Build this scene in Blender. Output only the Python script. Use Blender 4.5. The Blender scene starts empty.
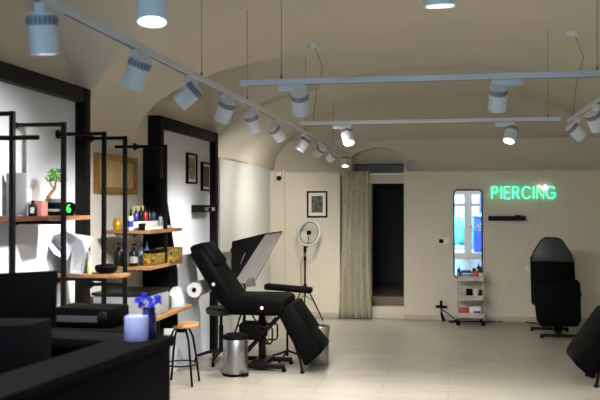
import bpy, bmesh, math, random
from mathutils import Vector, Matrix, Quaternion
random.seed(7)
sc = bpy.context.scene
COL = sc.collection
R = math.radians
V = Vector

# ------------------------------------------------------------------ camera numbers
F = 833.333
YAW = R(10.07)
CS, SN = math.cos(YAW), math.sin(YAW)
CAMZ = 1.7
def ratio(u):
    a = (u-300)/F
    return (a*CS-SN)/(a*SN+CS)
def at(u, v, Y):                       # point of the photograph at room depth Y
    a = (u-300)/F; k = Y/(a*SN+CS)
    return V((k*(a*CS-SN), Y, CAMZ-k*(v-205)/F))
def atx(u, v, X):
    a = (u-300)/F; k = X/(a*CS-SN)
    return V((X, k*(a*SN+CS), CAMZ-k*(v-205)/F))
def fl(u, v, z=0.0):
    k = (CAMZ-z)*F/(v-205); a = (u-300)/F
    return V((k*(a*CS-SN), k*(a*SN+CS), z))

# ------------------------------------------------------------------ materials
def lin(c):
    out = []
    for x in c[:3]:
        x = x/255.0
        out.append(x/12.92 if x <= .04045 else ((x+.055)/1.055)**2.4)
    return (*out, 1.0)
def mat(name, rgb, rough=.5, metal=0.0, var=.06, scale=6.0, bump=0.0, bscale=40.0, spec=.5, coat=0.0):
    m = bpy.data.materials.new(name); m.use_nodes = True
    nt = m.node_tree; b = nt.nodes['Principled BSDF']
    b.inputs['Roughness'].default_value = rough
    b.inputs['Metallic'].default_value = metal
    b.inputs['Specular IOR Level'].default_value = spec
    b.inputs['Coat Weight'].default_value = coat
    c = lin(rgb)
    tc = nt.nodes.new('ShaderNodeTexCoord')
    n = nt.nodes.new('ShaderNodeTexNoise'); n.inputs['Scale'].default_value = scale; n.inputs['Detail'].default_value = 3
    nt.links.new(tc.outputs['Object'], n.inputs['Vector'])
    r = nt.nodes.new('ShaderNodeValToRGB')
    r.color_ramp.elements[0].position = .3; r.color_ramp.elements[1].position = .7
    r.color_ramp.elements[0].color = (*[x*(1-var) for x in c[:3]], 1)
    r.color_ramp.elements[1].color = (*[min(1, x*(1+var)) for x in c[:3]], 1)
    nt.links.new(n.outputs['Fac'], r.inputs['Fac'])
    nt.links.new(r.outputs['Color'], b.inputs['Base Color'])
    if bump:
        n2 = nt.nodes.new('ShaderNodeTexNoise'); n2.inputs['Scale'].default_value = bscale; n2.inputs['Detail'].default_value = 4
        nt.links.new(tc.outputs['Object'], n2.inputs['Vector'])
        bp = nt.nodes.new('ShaderNodeBump'); bp.inputs['Strength'].default_value = bump; bp.inputs['Distance'].default_value = .01
        nt.links.new(n2.outputs['Fac'], bp.inputs['Height'])
        nt.links.new(bp.outputs['Normal'], b.inputs['Normal'])
    return m
def emit(name, col, strength, base=(240, 240, 240)):
    m = mat(name, base, .3, var=.01)
    b = m.node_tree.nodes['Principled BSDF']
    b.inputs['Emission Color'].default_value = (*col, 1)
    b.inputs['Emission Strength'].default_value = strength
    return m
def wood(name, c1, c2, scale=(1.5, 14, 14), rough=.45):
    m = bpy.data.materials.new(name); m.use_nodes = True
    nt = m.node_tree; b = nt.nodes['Principled BSDF']; b.inputs['Roughness'].default_value = rough
    tc = nt.nodes.new('ShaderNodeTexCoord'); mp = nt.nodes.new('ShaderNodeMapping')
    mp.inputs['Scale'].default_value = scale
    n = nt.nodes.new('ShaderNodeTexNoise'); n.inputs['Scale'].default_value = 3; n.inputs['Detail'].default_value = 5
    n.inputs['Distortion'].default_value = .6
    r = nt.nodes.new('ShaderNodeValToRGB'); r.color_ramp.elements[0].position = .35; r.color_ramp.elements[1].position = .68
    r.color_ramp.elements[0].color = lin(c1); r.color_ramp.elements[1].color = lin(c2)
    nt.links.new(tc.outputs['Object'], mp.inputs['Vector']); nt.links.new(mp.outputs['Vector'], n.inputs['Vector'])
    nt.links.new(n.outputs['Fac'], r.inputs['Fac']); nt.links.new(r.outputs['Color'], b.inputs['Base Color'])
    return m
def floor_mat():
    m = bpy.data.materials.new('floor_planks'); m.use_nodes = True
    nt = m.node_tree; b = nt.nodes['Principled BSDF']
    tc = nt.nodes.new('ShaderNodeTexCoord')
    br = nt.nodes.new('ShaderNodeTexBrick')
    br.inputs['Scale'].default_value = 1.0
    br.inputs['Brick Width'].default_value = 1.2; br.inputs['Row Height'].default_value = .3
    br.inputs['Mortar Size'].default_value = .004; br.inputs['Mortar Smooth'].default_value = .3
    br.inputs['Color1'].default_value = lin((160, 155, 147)); br.inputs['Color2'].default_value = lin((150, 145, 136))
    br.inputs['Mortar'].default_value = lin((118, 112, 102))
    nt.links.new(tc.outputs['Object'], br.inputs['Vector'])
    mp = nt.nodes.new('ShaderNodeMapping'); mp.inputs['Scale'].default_value = (1.2, 7, 1)
    n = nt.nodes.new('ShaderNodeTexNoise'); n.inputs['Scale'].default_value = 2.2; n.inputs['Detail'].default_value = 6; n.inputs['Roughness'].default_value = .65
    nt.links.new(tc.outputs['Object'], mp.inputs['Vector']); nt.links.new(mp.outputs['Vector'], n.inputs['Vector'])
    r = nt.nodes.new('ShaderNodeValToRGB')
    r.color_ramp.elements[0].position = .3; r.color_ramp.elements[1].position = .72
    r.color_ramp.elements[0].color = (.8, .79, .77, 1); r.color_ramp.elements[1].color = (1.08, 1.08, 1.08, 1)
    nt.links.new(n.outputs['Fac'], r.inputs['Fac'])
    mx = nt.nodes.new('ShaderNodeMix'); mx.data_type = 'RGBA'; mx.blend_type = 'MULTIPLY'; mx.inputs[0].default_value = 1
    nt.links.new(br.outputs['Color'], mx.inputs[6]); nt.links.new(r.outputs['Color'], mx.inputs[7])
    nt.links.new(mx.outputs[2], b.inputs['Base Color'])
    mr = nt.nodes.new('ShaderNodeMapRange'); mr.inputs[3].default_value = .26; mr.inputs[4].default_value = .42
    nt.links.new(n.outputs['Fac'], mr.inputs[0]); nt.links.new(mr.outputs[0], b.inputs['Roughness'])
    bp = nt.nodes.new('ShaderNodeBump'); bp.inputs['Strength'].default_value = .12; bp.inputs['Distance'].default_value = .004
    nt.links.new(n.outputs['Fac'], bp.inputs['Height']); nt.links.new(bp.outputs['Normal'], b.inputs['Normal'])
    return m
def glass_mat(name, rgb, alpha, rough=.05):
    m = bpy.data.materials.new(name); m.use_nodes = True
    nt = m.node_tree; nt.nodes.remove(nt.nodes['Principled BSDF'])
    out = nt.nodes['Material Output']
    t = nt.nodes.new('ShaderNodeBsdfTransparent'); g = nt.nodes.new('ShaderNodeBsdfGlossy')
    t.inputs['Color'].default_value = lin(rgb); g.inputs['Roughness'].default_value = rough
    fr = nt.nodes.new('ShaderNodeFresnel'); fr.inputs['IOR'].default_value = 1.45
    mr = nt.nodes.new('ShaderNodeMath'); mr.operation = 'ADD'; mr.inputs[1].default_value = alpha
    nt.links.new(fr.outputs[0], mr.inputs[0])
    mx = nt.nodes.new('ShaderNodeMixShader')
    nt.links.new(mr.outputs[0], mx.inputs[0]); nt.links.new(t.outputs[0], mx.inputs[1]); nt.links.new(g.outputs[0], mx.inputs[2])
    nt.links.new(mx.outputs[0], out.inputs['Surface'])
    return m
def pattern_mat(name, c1, c2, scale, rough=.9, kind='noise'):
    m = bpy.data.materials.new(name); m.use_nodes = True
    nt = m.node_tree; b = nt.nodes['Principled BSDF']; b.inputs['Roughness'].default_value = rough
    b.inputs['Specular IOR Level'].default_value = .2
    tc = nt.nodes.new('ShaderNodeTexCoord')
    if kind == 'noise':
        n = nt.nodes.new('ShaderNodeTexNoise'); n.inputs['Detail'].default_value = 4; n.inputs['Distortion'].default_value = 1.2
        o = n.outputs['Fac']
    else:
        n = nt.nodes.new('ShaderNodeTexVoronoi'); o = n.outputs['Distance']
    n.inputs['Scale'].default_value = scale
    nt.links.new(tc.outputs['Object'], n.inputs['Vector'])
    r = nt.nodes.new('ShaderNodeValToRGB'); r.color_ramp.elements[0].position = .4; r.color_ramp.elements[1].position = .6
    r.color_ramp.elements[0].color = lin(c1); r.color_ramp.elements[1].color = lin(c2)
    nt.links.new(o, r.inputs['Fac']); nt.links.new(r.outputs['Color'], b.inputs['Base Color'])
    return m

M = dict(
    cream=mat('cream_plaster', (211, 202, 186), .9, var=.035, scale=1.3, bump=.05, bscale=25),
    vault=mat('vault_plaster', (206, 198, 184), .92, var=.04, scale=.9, bump=.06, bscale=18),
    white_plaster=mat('white_plaster', (204, 204, 200), .85, var=.02, scale=2),
    floor=floor_mat(),
    skirting=mat('skirting_tile', (176, 166, 148), .4, var=.06, scale=3),
    board=mat('white_board', (214, 218, 229), .55, var=.02, scale=2),
    black_wood=mat('black_frame_paint', (13, 12, 11), .55, spec=.12, var=.12),
    black_metal=mat('black_metal', (8, 8, 9), .45, spec=.12, metal=.0, var=.1),
    dark_metal=mat('dark_metal', (40, 41, 44), .35, metal=.7),
    oak=wood('oak_board', (120, 82, 50), (160, 118, 78), (14, 1.5, 14)),
    shaded_oak=wood('shaded_oak_board', (64, 36, 26), (92, 54, 38), (14, 1.5, 14)),  # oak darkened: shade on the near bonsai board put into its colour
    stool_wood=wood('stool_wood', (150, 112, 70), (178, 142, 98), (2, 14, 14)),
    gold=mat('gold_frame', (158, 120, 58), .4, metal=.35, var=.2, scale=20),
    canvas=pattern_mat('canvas_print', (196, 176, 132), (176, 152, 106), 3.5, .6),
    white_lamp=mat('white_lamp_paint', (226, 228, 234), .4, var=.01),
    lamp_grey=mat('lamp_vent_grey', (148, 154, 166), .45, var=.03),
    slot=mat('dark_slot', (70, 74, 84), .7),
    lens=emit('lamp_lens', (1, .96, .88), 14),
    wire=mat('steel_wire', (120, 112, 100), .4, metal=.6),
    black_leather=mat('black_leatherette', (7, 8, 8), .5, spec=.03, var=.12, scale=14, bump=.08, bscale=90),
    wrap=mat('plastic_wrapped_leatherette', (34, 38, 35), .45, var=.3, scale=9, bump=.5, bscale=14),
    steel=mat('brushed_steel', (158, 158, 161), .33, metal=1, var=.02, scale=30),
    crumple=mat('crumpled_bag_foil', (170, 168, 162), .22, metal=.85, var=.15, scale=12, bump=.9, bscale=22),
    black_plastic=mat('black_plastic', (7, 7, 8), .6, spec=.05, var=.1),
    white_plastic=mat('white_plastic', (228, 226, 220), .4, var=.02),
    grey_plastic=mat('grey_plastic', (150, 152, 154), .5, var=.04),
    tray_grey=mat('trolley_grey', (186, 182, 170), .45, var=.04),
    counter=mat('counter_charcoal', (10, 11, 13), .8, var=.06, scale=3, bump=.02, spec=.05),
    counter_dark=mat('counter_worktop', (7, 8, 13), .6, spec=.1, var=.06, scale=3),
    softblack=mat('softbox_black_cloth', (12, 12, 13), .7, spec=.2, var=.15, bump=.1, bscale=30),
    diffuser=mat('softbox_diffuser', (244, 244, 244), .85, var=.02),
    silver=mat('silver_foil', (190, 188, 184), .3, metal=.8, var=.2, scale=20, bump=.3, bscale=30),
    ring_white=mat('ring_diffuser', (196, 198, 198), .5, var=.02),
    curtain=pattern_mat('curtain_damask', (172, 167, 148), (186, 181, 162), 16, .85),
    corridor_shade=mat('corridor_shade_grey', (58, 58, 60), .8),  # dark grey puts the unlit corridor's shade into its walls
    dark_tread=mat('threshold_tread', (120, 108, 92), .6),
    transom=mat('transom_glass', (82, 83, 78), .6, var=.15, scale=5),
    neon=emit('neon_green', (.03, 1.0, .50), 2.2, (190, 255, 225)),
    neon_white=emit('neon_white', (1, .93, .92), .9),
    green_led=emit('green_led', (.08, 1, .15), 2.0, (60, 200, 60)),
    mirror=mat('mirror_silver', (232, 238, 240), .015, metal=1, var=0),
    mat_white=mat('passepartout', (220, 216, 206), .8, var=.02),
    print_dark=pattern_mat('dark_print', (34, 36, 42), (104, 100, 92), 22, .5),
    print_warm=pattern_mat('sepia_print', (52, 44, 36), (168, 148, 118), 13, .4),
    paper=mat('paper_white', (226, 225, 228), .8, var=.02),
    crumpled_white=mat('crumpled_white', (206, 205, 216), .55, var=.06, scale=8),
    wax=mat('candle_wax', (142, 148, 198), .55, var=.02),
    blue_glass=mat('blue_glaze', (14, 22, 74), .2, var=.1),
    blue_petal=mat('blue_petal', (22, 36, 190), .6, var=.15),
    leaf=mat('bonsai_leaf', (82, 150, 34), .55, var=.25, scale=30),
    bark=mat('bonsai_bark', (140, 106, 70), .85, var=.25, scale=40, bump=.5, bscale=60),
    pink=mat('dusty_pink_card', (176, 112, 108), .7),
    grey_card=mat('grey_card', (138, 134, 138), .7),
    gold_pot=mat('gold_ceramic', (214, 160, 40), .28, metal=.5, var=.15, scale=20),
    ink_black=mat('ink_black', (9, 9, 11), .4, spec=.2),
    ink_blue=mat('ink_blue', (24, 30, 120), .25),
    ink_navy=mat('ink_navy', (12, 16, 50), .35),
    ink_red=mat('ink_red', (150, 30, 22), .25),
    ink_teal=mat('ink_teal', (44, 62, 82), .25),
    label_white=mat('label_white', (222, 224, 228), .6),
    label_blue=mat('label_blue', (38, 46, 150), .6),
    cream_label=mat('cream_label', (222, 218, 160), .6, var=.08),
    clear_blue=mat('pale_blue_liquid', (110, 136, 160), .18, var=.08),
    yellow_box=pattern_mat('yellow_patterned_card', (158, 126, 48), (34, 30, 22), 42, .5),
    red=mat('red_plastic', (196, 34, 24), .45),
    cloth_black=mat('black_cloth', (10, 10, 11), .95, spec=.1, var=.2, bump=.3, bscale=30),
    box_clear=mat('storage_box_grey', (146, 150, 158), .35, var=.12, scale=9),
    bag=mat('pale_bag', (160, 165, 172), .5, var=.08, scale=10, bump=.4, bscale=18),
    green_dark=mat('dark_green_cloth', (52, 66, 54), .8),
    street=mat('street_asphalt', (120, 126, 132), .9),
    facade=mat('street_facade', (198, 208, 214), .9),
    van_blue=mat('blue_car_paint', (14, 34, 92), .4),
    teal=mat('teal_paint', (40, 140, 150), .6),
    hedge=mat('hedge_leaf', (70, 160, 150), .8, var=.35, scale=14, bump=.6, bscale=30),
    tyre=mat('tyre_rubber', (22, 22, 24), .8),
    window_white=mat('window_frame_white', (226, 222, 228), .45, var=.01),
    pane=glass_mat('shop_pane', (240, 246, 248), .02),
)

# ------------------------------------------------------------------ mesh builder
ORG = {}
class MB:
    def __init__(s): s.bm = bmesh.new()
    def _tf(s, verts, mtx):
        if mtx is not None: bmesh.ops.transform(s.bm, matrix=mtx, verts=verts)
    def box(s, x0, x1, y0, y1, z0, z1, bev=0.0, seg=2, mtx=None):
        g = bmesh.ops.create_cube(s.bm, size=1)
        vs = g['verts']
        for v in vs:
            v.co = V(((x0+x1)/2+v.co.x*(x1-x0), (y0+y1)/2+v.co.y*(y1-y0), (z0+z1)/2+v.co.z*(z1-z0)))
        if bev > 0:
            es = list({e for v in vs for e in v.link_edges})
            r = bmesh.ops.bevel(s.bm, geom=es, offset=bev, segments=seg, profile=.5, affect='EDGES')
            vs = list({v for f in r['faces'] for v in f.verts} | {v for v in vs if v.is_valid})
        s._tf(vs, mtx)
        return s
    def bar(s, p0, p1, w, h=None, bev=0.0):                # rectangular bar from p0 to p1
        p0, p1 = V(p0), V(p1); h = h or w; d = p1-p0; L = d.length
        q = d.to_track_quat('Z', 'Y').to_matrix().to_4x4()
        s.box(-w/2, w/2, -h/2, h/2, 0, L, bev, mtx=Matrix.Translation(p0) @ q)
        return s
    def cyl(s, p0, p1, r0, r1=None, n=24, cap=True):
        p0, p1 = V(p0), V(p1); r1 = r0 if r1 is None else r1
        d = p1-p0; q = d.to_track_quat('Z', 'Y').to_matrix().to_4x4()
        g = bmesh.ops.create_cone(s.bm, cap_ends=cap, segments=n, radius1=r0, radius2=r1, depth=d.length)
        s._tf(g['verts'], Matrix.Translation((p0+p1)/2) @ q)
        return s
    def sph(s, c, r, sc_=(1, 1, 1), n=16, mtx=None):
        g = bmesh.ops.create_uvsphere(s.bm, u_segments=n, v_segments=max(6, n//2+2), radius=r)
        for v in g['verts']: v.co = V((v.co.x*sc_[0], v.co.y*sc_[1], v.co.z*sc_[2]))
        if mtx is not None: s._tf(g['verts'], mtx)
        for v in g['verts']: v.co += V(c)
        return s
    def tube(s, pts, r, n=8, closed=False):
        pts = [V(p) for p in pts]; rings = []; N = len(pts); up = None
        for i, p in enumerate(pts):
            if closed: t = pts[(i+1) % N]-pts[i-1]
            else: t = pts[min(i+1, N-1)]-pts[max(i-1, 0)]
            t.normalize()
            if up is None:
                up = t.orthogonal().normalized()
            up = (up-t*up.dot(t)).normalized(); sd = t.cross(up)
            rr = r[i] if isinstance(r, (list, tuple)) else r
            rings.append([s.bm.verts.new(p+(up*math.cos(2*math.pi*k/n)+sd*math.sin(2*math.pi*k/n))*rr) for k in range(n)])
        for i in range(N if closed else N-1):
            a, b = rings[i], rings[(i+1) % N]
            for k in range(n):
                s.bm.faces.new((a[k], a[(k+1) % n], b[(k+1) % n], b[k]))
        if not closed:
            s.bm.faces.new(rings[0][::-1]); s.bm.faces.new(rings[-1])
        return s
    def lathe(s, prof, c=(0, 0, 0), n=32, mtx=None):
        rings = []
        for r, z in prof:
            rings.append([s.bm.verts.new(V((r*math.cos(2*math.pi*k/n), r*math.sin(2*math.pi*k/n), z))) for k in range(n)] if r > 1e-6
                         else [s.bm.verts.new(V((0, 0, z)))])
        for a, b in zip(rings, rings[1:]):
            for k in range(n):
                k2 = (k+1) % n
                f = [a[k % len(a)], a[k2 % len(a)], b[k2 % len(b)], b[k % len(b)]]
                f = list(dict.fromkeys(f))
                if len(f) > 2: s.bm.faces.new(f)
        vs = [v for r_ in rings for v in r_]
        if mtx is not None: s._tf(vs, mtx)
        for v in vs: v.co += V(c)
        return s
    def prism(s, pts, ext):
        pts = [V(p) for p in pts]; ext = V(ext)
        a = [s.bm.verts.new(p) for p in pts]; b = [s.bm.verts.new(p+ext) for p in pts]
        s.bm.faces.new(a); s.bm.faces.new(b[::-1])
        n = len(a)
        for i in range(n):
            s.bm.faces.new((a[i], b[i], b[(i+1) % n], a[(i+1) % n]))
        return s
    def hull(s, pts):
        vs = [s.bm.verts.new(V(p)) for p in pts]
        bmesh.ops.convex_hull(s.bm, input=vs)
        return s
    def xf(s, mtx):
        bmesh.ops.transform(s.bm, matrix=mtx, verts=s.bm.verts[:]); return s
    def build(s, name, m, parent=None, smooth=True, angle=38, pivot=None, bevel=0.0):
        bm = s.bm
        bmesh.ops.recalc_face_normals(bm, faces=bm.faces[:])
        if bevel:
            bmesh.ops.bevel(bm, geom=bm.edges[:], offset=bevel, segments=2, profile=.5, affect='EDGES')
        if parent is None:
            lo = V([min(v.co[i] for v in bm.verts) for i in range(3)]); hi = V([max(v.co[i] for v in bm.verts) for i in range(3)])
            org = V(((lo.x+hi.x)/2, (lo.y+hi.y)/2, lo.z)); loc = org
        else:
            org = ORG[parent.name]; loc = V((0, 0, 0))
        if pivot is not None:
            loc = V(pivot)-org if parent else V(pivot); org = V(pivot)
        for v in bm.verts: v.co -= org
        me = bpy.data.meshes.new(name); bm.to_mesh(me); bm.free()
        for x in (m if isinstance(m, (list, tuple)) else [m]): me.materials.append(x)
        if smooth:
            me.polygons.foreach_set('use_smooth', [True]*len(me.polygons))
            me.set_sharp_from_angle(angle=R(angle))
        o = bpy.data.objects.new(name, me); COL.objects.link(o)
        o.location = loc
        if parent: o.parent = parent
        ORG[o.name] = org
        return o
def tag(o, label, cat, group=None, kind=None):
    o['label'] = label; o['category'] = cat
    if group: o['group'] = group
    if kind: o['kind'] = kind
    return o
def thing(name, loc, label, cat, group=None):
    o = bpy.data.objects.new(name, None); COL.objects.link(o); o.location = V(loc); o.empty_display_size = .1
    ORG[o.name] = V(loc)
    return tag(o, label, cat, group)
def struct(name, mb, m, **k):
    o = mb.build(name, m, **k); o['kind'] = 'structure'; return o
KIDS = {}
def copy_tree(o, parent=None):
    c = o.copy(); COL.objects.link(c); c.parent = parent
    for ch in list(o.children): copy_tree(ch, c)
    return c
def rotm(ax, deg, about):
    about = V(about)
    return Matrix.Translation(about) @ Matrix.Rotation(R(deg), 4, ax) @ Matrix.Translation(-about)

# ================================================================== ROOM SHELL
XW = 2.85            # half width of the vaulted room
YB = 12.75           # true back wall
YL = 12.45           # front of the low lining wall before it
YF = -2.2            # shop front behind the camera
SPR, RISE = 2.28, 1.0
XV = 2.80            # half width of the vault, which overhangs the lower walls a little
BAYS = [(-2.2, -1.3), (-1.2, 1.2), (2.3, 6.1), (7.2, 9.65)]
def xv(y): return XV-.13*min(1, max(0, (y-9.7)/1.3))
def z1(x): return SPR+RISE*math.sqrt(max(0, 1-(x/XV)**2))
def z2(y):
    for a, b in BAYS:
        if a <= y <= b:
            c, h = (a+b)/2, (b-a)/2
            return SPR+.95*math.sqrt(max(0, 1-((y-c)/h)**2))
    return SPR
def zback(y): return 2.62+.70*math.sqrt(max(0, 1-(max(0, y-11.2)/1.56)**2))
def zc(x, y):
    if y > 11.05: return min(z1(x), zback(y))          # last bay closes down towards the back wall
    if y > 9.65: return SPR+(z1(x)-SPR)*.92            # the arch rib before it hangs a little lower
    return max(z1(x), z2(y))

struct('floor', MB().box(-XW-.2, XW+.2, YF-.2, YB+.3, -.15, 0), M['floor'], smooth=False)
mb = MB()
xs = [-XV+2*XV*(.5-.5*math.cos(math.pi*i/96)) for i in range(97)]
ys = []
y = YF
while y < YB: ys.append(y); y += .07
ys.append(YB)
for a, b in BAYS+[(9.65, 11.05)]:
    ys += [a+.002, b-.002, a+.02, b-.02]
ys = sorted(set(round(q, 4) for q in ys if YF <= q <= YB))
grid = [[mb.bm.verts.new((x*xv(y)/XV, y, zc(x, y))) for x in xs] for y in ys]
for j in range(len(ys)-1):
    for i in range(len(xs)-1):
        mb.bm.faces.new((grid[j][i], grid[j][i+1], grid[j+1][i+1], grid[j+1][i]))
ce = struct('ceiling', mb, M['vault'], angle=28)
sm = ce.modifiers.new('thickness', 'SOLIDIFY'); sm.thickness = .12; sm.offset = 1
# normals point up or down: make the thickness grow upwards
if ce.data.polygons[len(ce.data.polygons)//2].normal.z < 0: sm.offset = -1

def side_wall(name, x0, x1, xi):
    b = MB().box(x0, x1, YF-.2, YB+.3, 0, SPR-.02)
    b.box(min(x0, xi), max(x1, xi), YF-.2, YB+.3, SPR-.02, 3.6)
    xb_ = math.copysign(2.67, xi)
    b.box(min(xb_, xi), max(xb_, xi), 10.98, YB, SPR-.02, 3.6)
    o = struct(name, b, [M['white_plaster'], M['cream']], smooth=False)
    for p in o.data.polygons:
        if p.center.z+o.location.z > SPR-.021: p.material_index = 1
    return o
side_wall('wall_left', -XW-.25, -XW, -XV)
wr = side_wall('wall_right', XW, XW+.25, XV); wr.data.materials[0] = M['cream']

# back wall with doorway and an arched recess over it
dl, dr, lint = -1.175, -.60, 2.08
al, ar = -1.46, -.66
mb = MB()
mb.box(-XW-.2, al, YB, YB+.3, 0, 3.7)
mb.box(ar, XW+.2, YB, YB+.3, 0, 3.7)
mb.box(al, dl, YB, YB+.3, 0, lint)
mb.box(dr, ar, YB, YB+.3, 0, lint) if dr < ar else None
mb.box(al, ar, YB, YB+.3, lint, 2.17)
n = 16
arch = [(ar, YB, 3.7), (al, YB, 3.7), (al, YB, 2.44)]
for i in range(1, n):
    t = i/n; arch.append((al+(ar-al)*t, YB, 2.44+.14*math.sin(math.pi*t)**.8))
arch.append((ar, YB, 2.44))
mb.prism(arch, (0, .3, 0))
mb.box(al-.05, ar+.05, YB+.17, YB+.36, 2.1, 2.75)
struct('wall_back', mb, M['cream'], smooth=False)
# low lining wall before it, open at the doorway
gl, gr = -1.60, -.642
mb = MB()
mb.box(-2.66, gl, YL, YB-.01, 0, 2.2)
mb.box(gr, XW, YL, YB-.01, 0, 2.2)
struct('wall_lining', mb, M['cream'], smooth=False)
struct('trim_pilaster', MB().box(-2.665, -2.44, YL-.05, YL-.001, 0, 2.22), M['cream'], smooth=False)
struct('wall_lining_left', MB().box(-XW, -2.66, 9.552, YB-.01, 0, 2.25), M['white_plaster'], smooth=False)
struct('baseboard_back_left', MB().box(-2.44, gl, YL-.015, YL-.001, 0, .085, .004), M['skirting'])
struct('baseboard_back_right', MB().box(gr, XW, YL-.015, YL-.001, 0, .085, .004), M['skirting'])
struct('baseboard_left', MB().box(-2.659, -2.645, 9.8, YL-.06, 0, .085, .004), M['skirting'])
# corridor behind
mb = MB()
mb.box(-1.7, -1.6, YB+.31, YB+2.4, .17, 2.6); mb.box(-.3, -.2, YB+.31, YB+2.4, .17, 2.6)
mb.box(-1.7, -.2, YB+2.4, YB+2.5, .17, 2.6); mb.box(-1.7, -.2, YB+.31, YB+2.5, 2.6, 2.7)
struct('wall_corridor', mb, M['corridor_shade'], smooth=False)
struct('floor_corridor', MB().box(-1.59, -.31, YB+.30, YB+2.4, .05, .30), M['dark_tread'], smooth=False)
mb = MB().box(gl+.02, gr-.001, YL+.06, YB+.31, 0, .168, .006)
struct('trim_step', mb, M['cream'])
struct('trim_step_upper', MB().box(dl, gr-.01, YB+.02, YB+.3, .168, .30, .006), M['dark_tread'])
mb = MB()
mb.box(dl, dl+.015, YB-.02, YB+.28, .17, lint); mb.box(dl+.015, gr, YB-.02, YB+.28, lint-.05, lint)
struct('door_1', mb, M['cream'], smooth=False)
mb = MB().box(al+.06, ar, YB+.08, YB+.10, 2.18, 2.31)
tr = struct('window_1', mb, M['transom'], smooth=False)
mb = MB().box(al+.04, ar, YB+.06, YB+.12, 2.31, 2.335).box(al+.04, ar, YB+.06, YB+.12, 2.165, 2.185).box(al+.04, al+.065, YB+.06, YB+.12, 2.18, 2.32)
mb.box(-1.10, -1.08, YB+.06, YB+.12, 2.18, 2.32)
mb.build('window_frame', M['dark_metal'], tr)

# shop front behind the viewer
mb = MB()
mb.box(-XW, -2.3, YF-.2, YF, 0, 3.7); mb.box(1.55, XW, YF-.2, YF, 0, 3.7); mb.box(-2.3, 1.55, YF-.2, YF, 2.7, 3.7)  # solid right of the doors, shaped to keep daylight off the right side
struct('wall_front', mb, M['cream'], smooth=False)
def pane_unit(name, x0, x1, z0, z1, st=.1, mid=None):
    b = MB()
    b.box(x0, x0+st, YF-.13, YF-.06, z0, z1, .005); b.box(x1-st, x1, YF-.13, YF-.06, z0, z1, .005)
    b.box(x0+st, x1-st, YF-.13, YF-.06, z1-st, z1, .005); b.box(x0+st, x1-st, YF-.13, YF-.06, z0, z0+st*1.4, .005)
    if mid: b.box(x0+st, x1-st, YF-.125, YF-.065, mid-.05, mid+.05, .004)
    o = struct(name, b, M['window_white'])
    MB().box(x0+st, x1-st, YF-.1, YF-.092, z0+st, z1-st).build('pane', M['pane'], o, smooth=False)
    return o
pane_unit('window_2', -2.3, -.28, .35, 2.7, .08)
pane_unit('door_2', -.28, .632, 0, 2.15, .125, 1.70)
d3 = pane_unit('door_3', .632, 1.55, 0, 2.15, .125, 1.70)
MB().tube([(.70, YF-.06, 1.02), (.70, YF-.01, 1.02), (.82, YF-.01, 1.02)], .011).build('door_handle', M['dark_metal'], d3)
pane_unit('window_3', -.28, 1.55, 2.15, 2.7, .08)
struct('trim_sill', MB().box(-2.3, -.28, YF-.2, YF+.02, 0, .35), M['cream'], smooth=False)
# white lettering on the door glass, readable from the street
mb = MB()
def strokes(mb, segs, w, y, t=.004):
    for (xa, za), (xb, zb) in segs:
        d = V((xb-xa, 0, zb-za)); p = V((-d.z, 0, d.x)).normalized()*w/2
        a, b = V((xa, y, za)), V((xb, y, zb))
        mb.prism([a+p, b+p, b-p, a-p], (0, t, 0))
strokes(mb, [((.80, 1.10), (.86, .90)), ((.86, .90), (.92, 1.10)), ((.95, 1.10), (.95, .90)), ((.95, 1.085), (1.06, 1.085)), ((.95, 1.0), (1.04, 1.0)), ((.95, .915), (1.06, .915))], .035, YF-.09)
tag(mb.build('window_lettering', M['label_white'], smooth=False), 'white lettering on the right leaf of the glass street door, seen in the mirror', 'lettering')
# the street
struct('ground_street', MB().box(-14, 14, -16, YF-.2, -.25, -.12), M['street'], smooth=False)
mb = MB().box(-10, 10, -14.6, -14, -.12, 7)
bd = mb.build('building', M['facade'], smooth=False)
tag(bd, 'pale building across the street, reflected in the tall mirror', 'building')
for k, x in enumerate((-2.2, -.2, 1.9, 4.0)):
    b = MB(); pts = [(x-.5, -14.02, .2), (x+.5, -14.02, .2), (x+.5, -14.02, 2.0)]
    for i in range(1, 10):
        a = math.pi*i/10; pts.append((x+.5*math.cos(a), -14.02, 2.0+.5*math.sin(a)))
    pts.append((x-.5, -14.02, 2.0))
    b.prism(pts, (0, .08, 0)).build('window', M['teal'] if k % 2 else M['van_blue'], bd, smooth=False)
car = thing('street_container', (2.0, -6.9, -.12), 'dark blue container on the street, reflected in the right half of the tall mirror', 'container')
b = MB(); b.prism([(.93, -7.4, -.04), (.93, -7.4, 1.2), (3.2, -7.4, 1.2), (3.2, -7.4, -.04)], (0, 1.1, 0)); b.build('body', M['van_blue'], car, bevel=.03)
MB().box(.90, 3.23, -7.43, -6.27, 1.2, 1.30, .03).build('lid', M['van_blue'], car)
for x in (1.3, 2.8):
    MB().cyl((x, -6.5, -.02), (x, -6.4, -.02), .10).build('wheel', M['tyre'], car)
mb = MB()
for i in range(46):
    mb.sph((-7+14*i/45+random.uniform(-.1, .1), -10.5+random.uniform(-.25, .25), .5+random.uniform(-.15, .35)), random.uniform(.4, .6), n=8)
tag(mb.build('hedge', M['hedge']), 'green hedge across the street, reflected in the tall mirror', 'hedge', kind='stuff')

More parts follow.
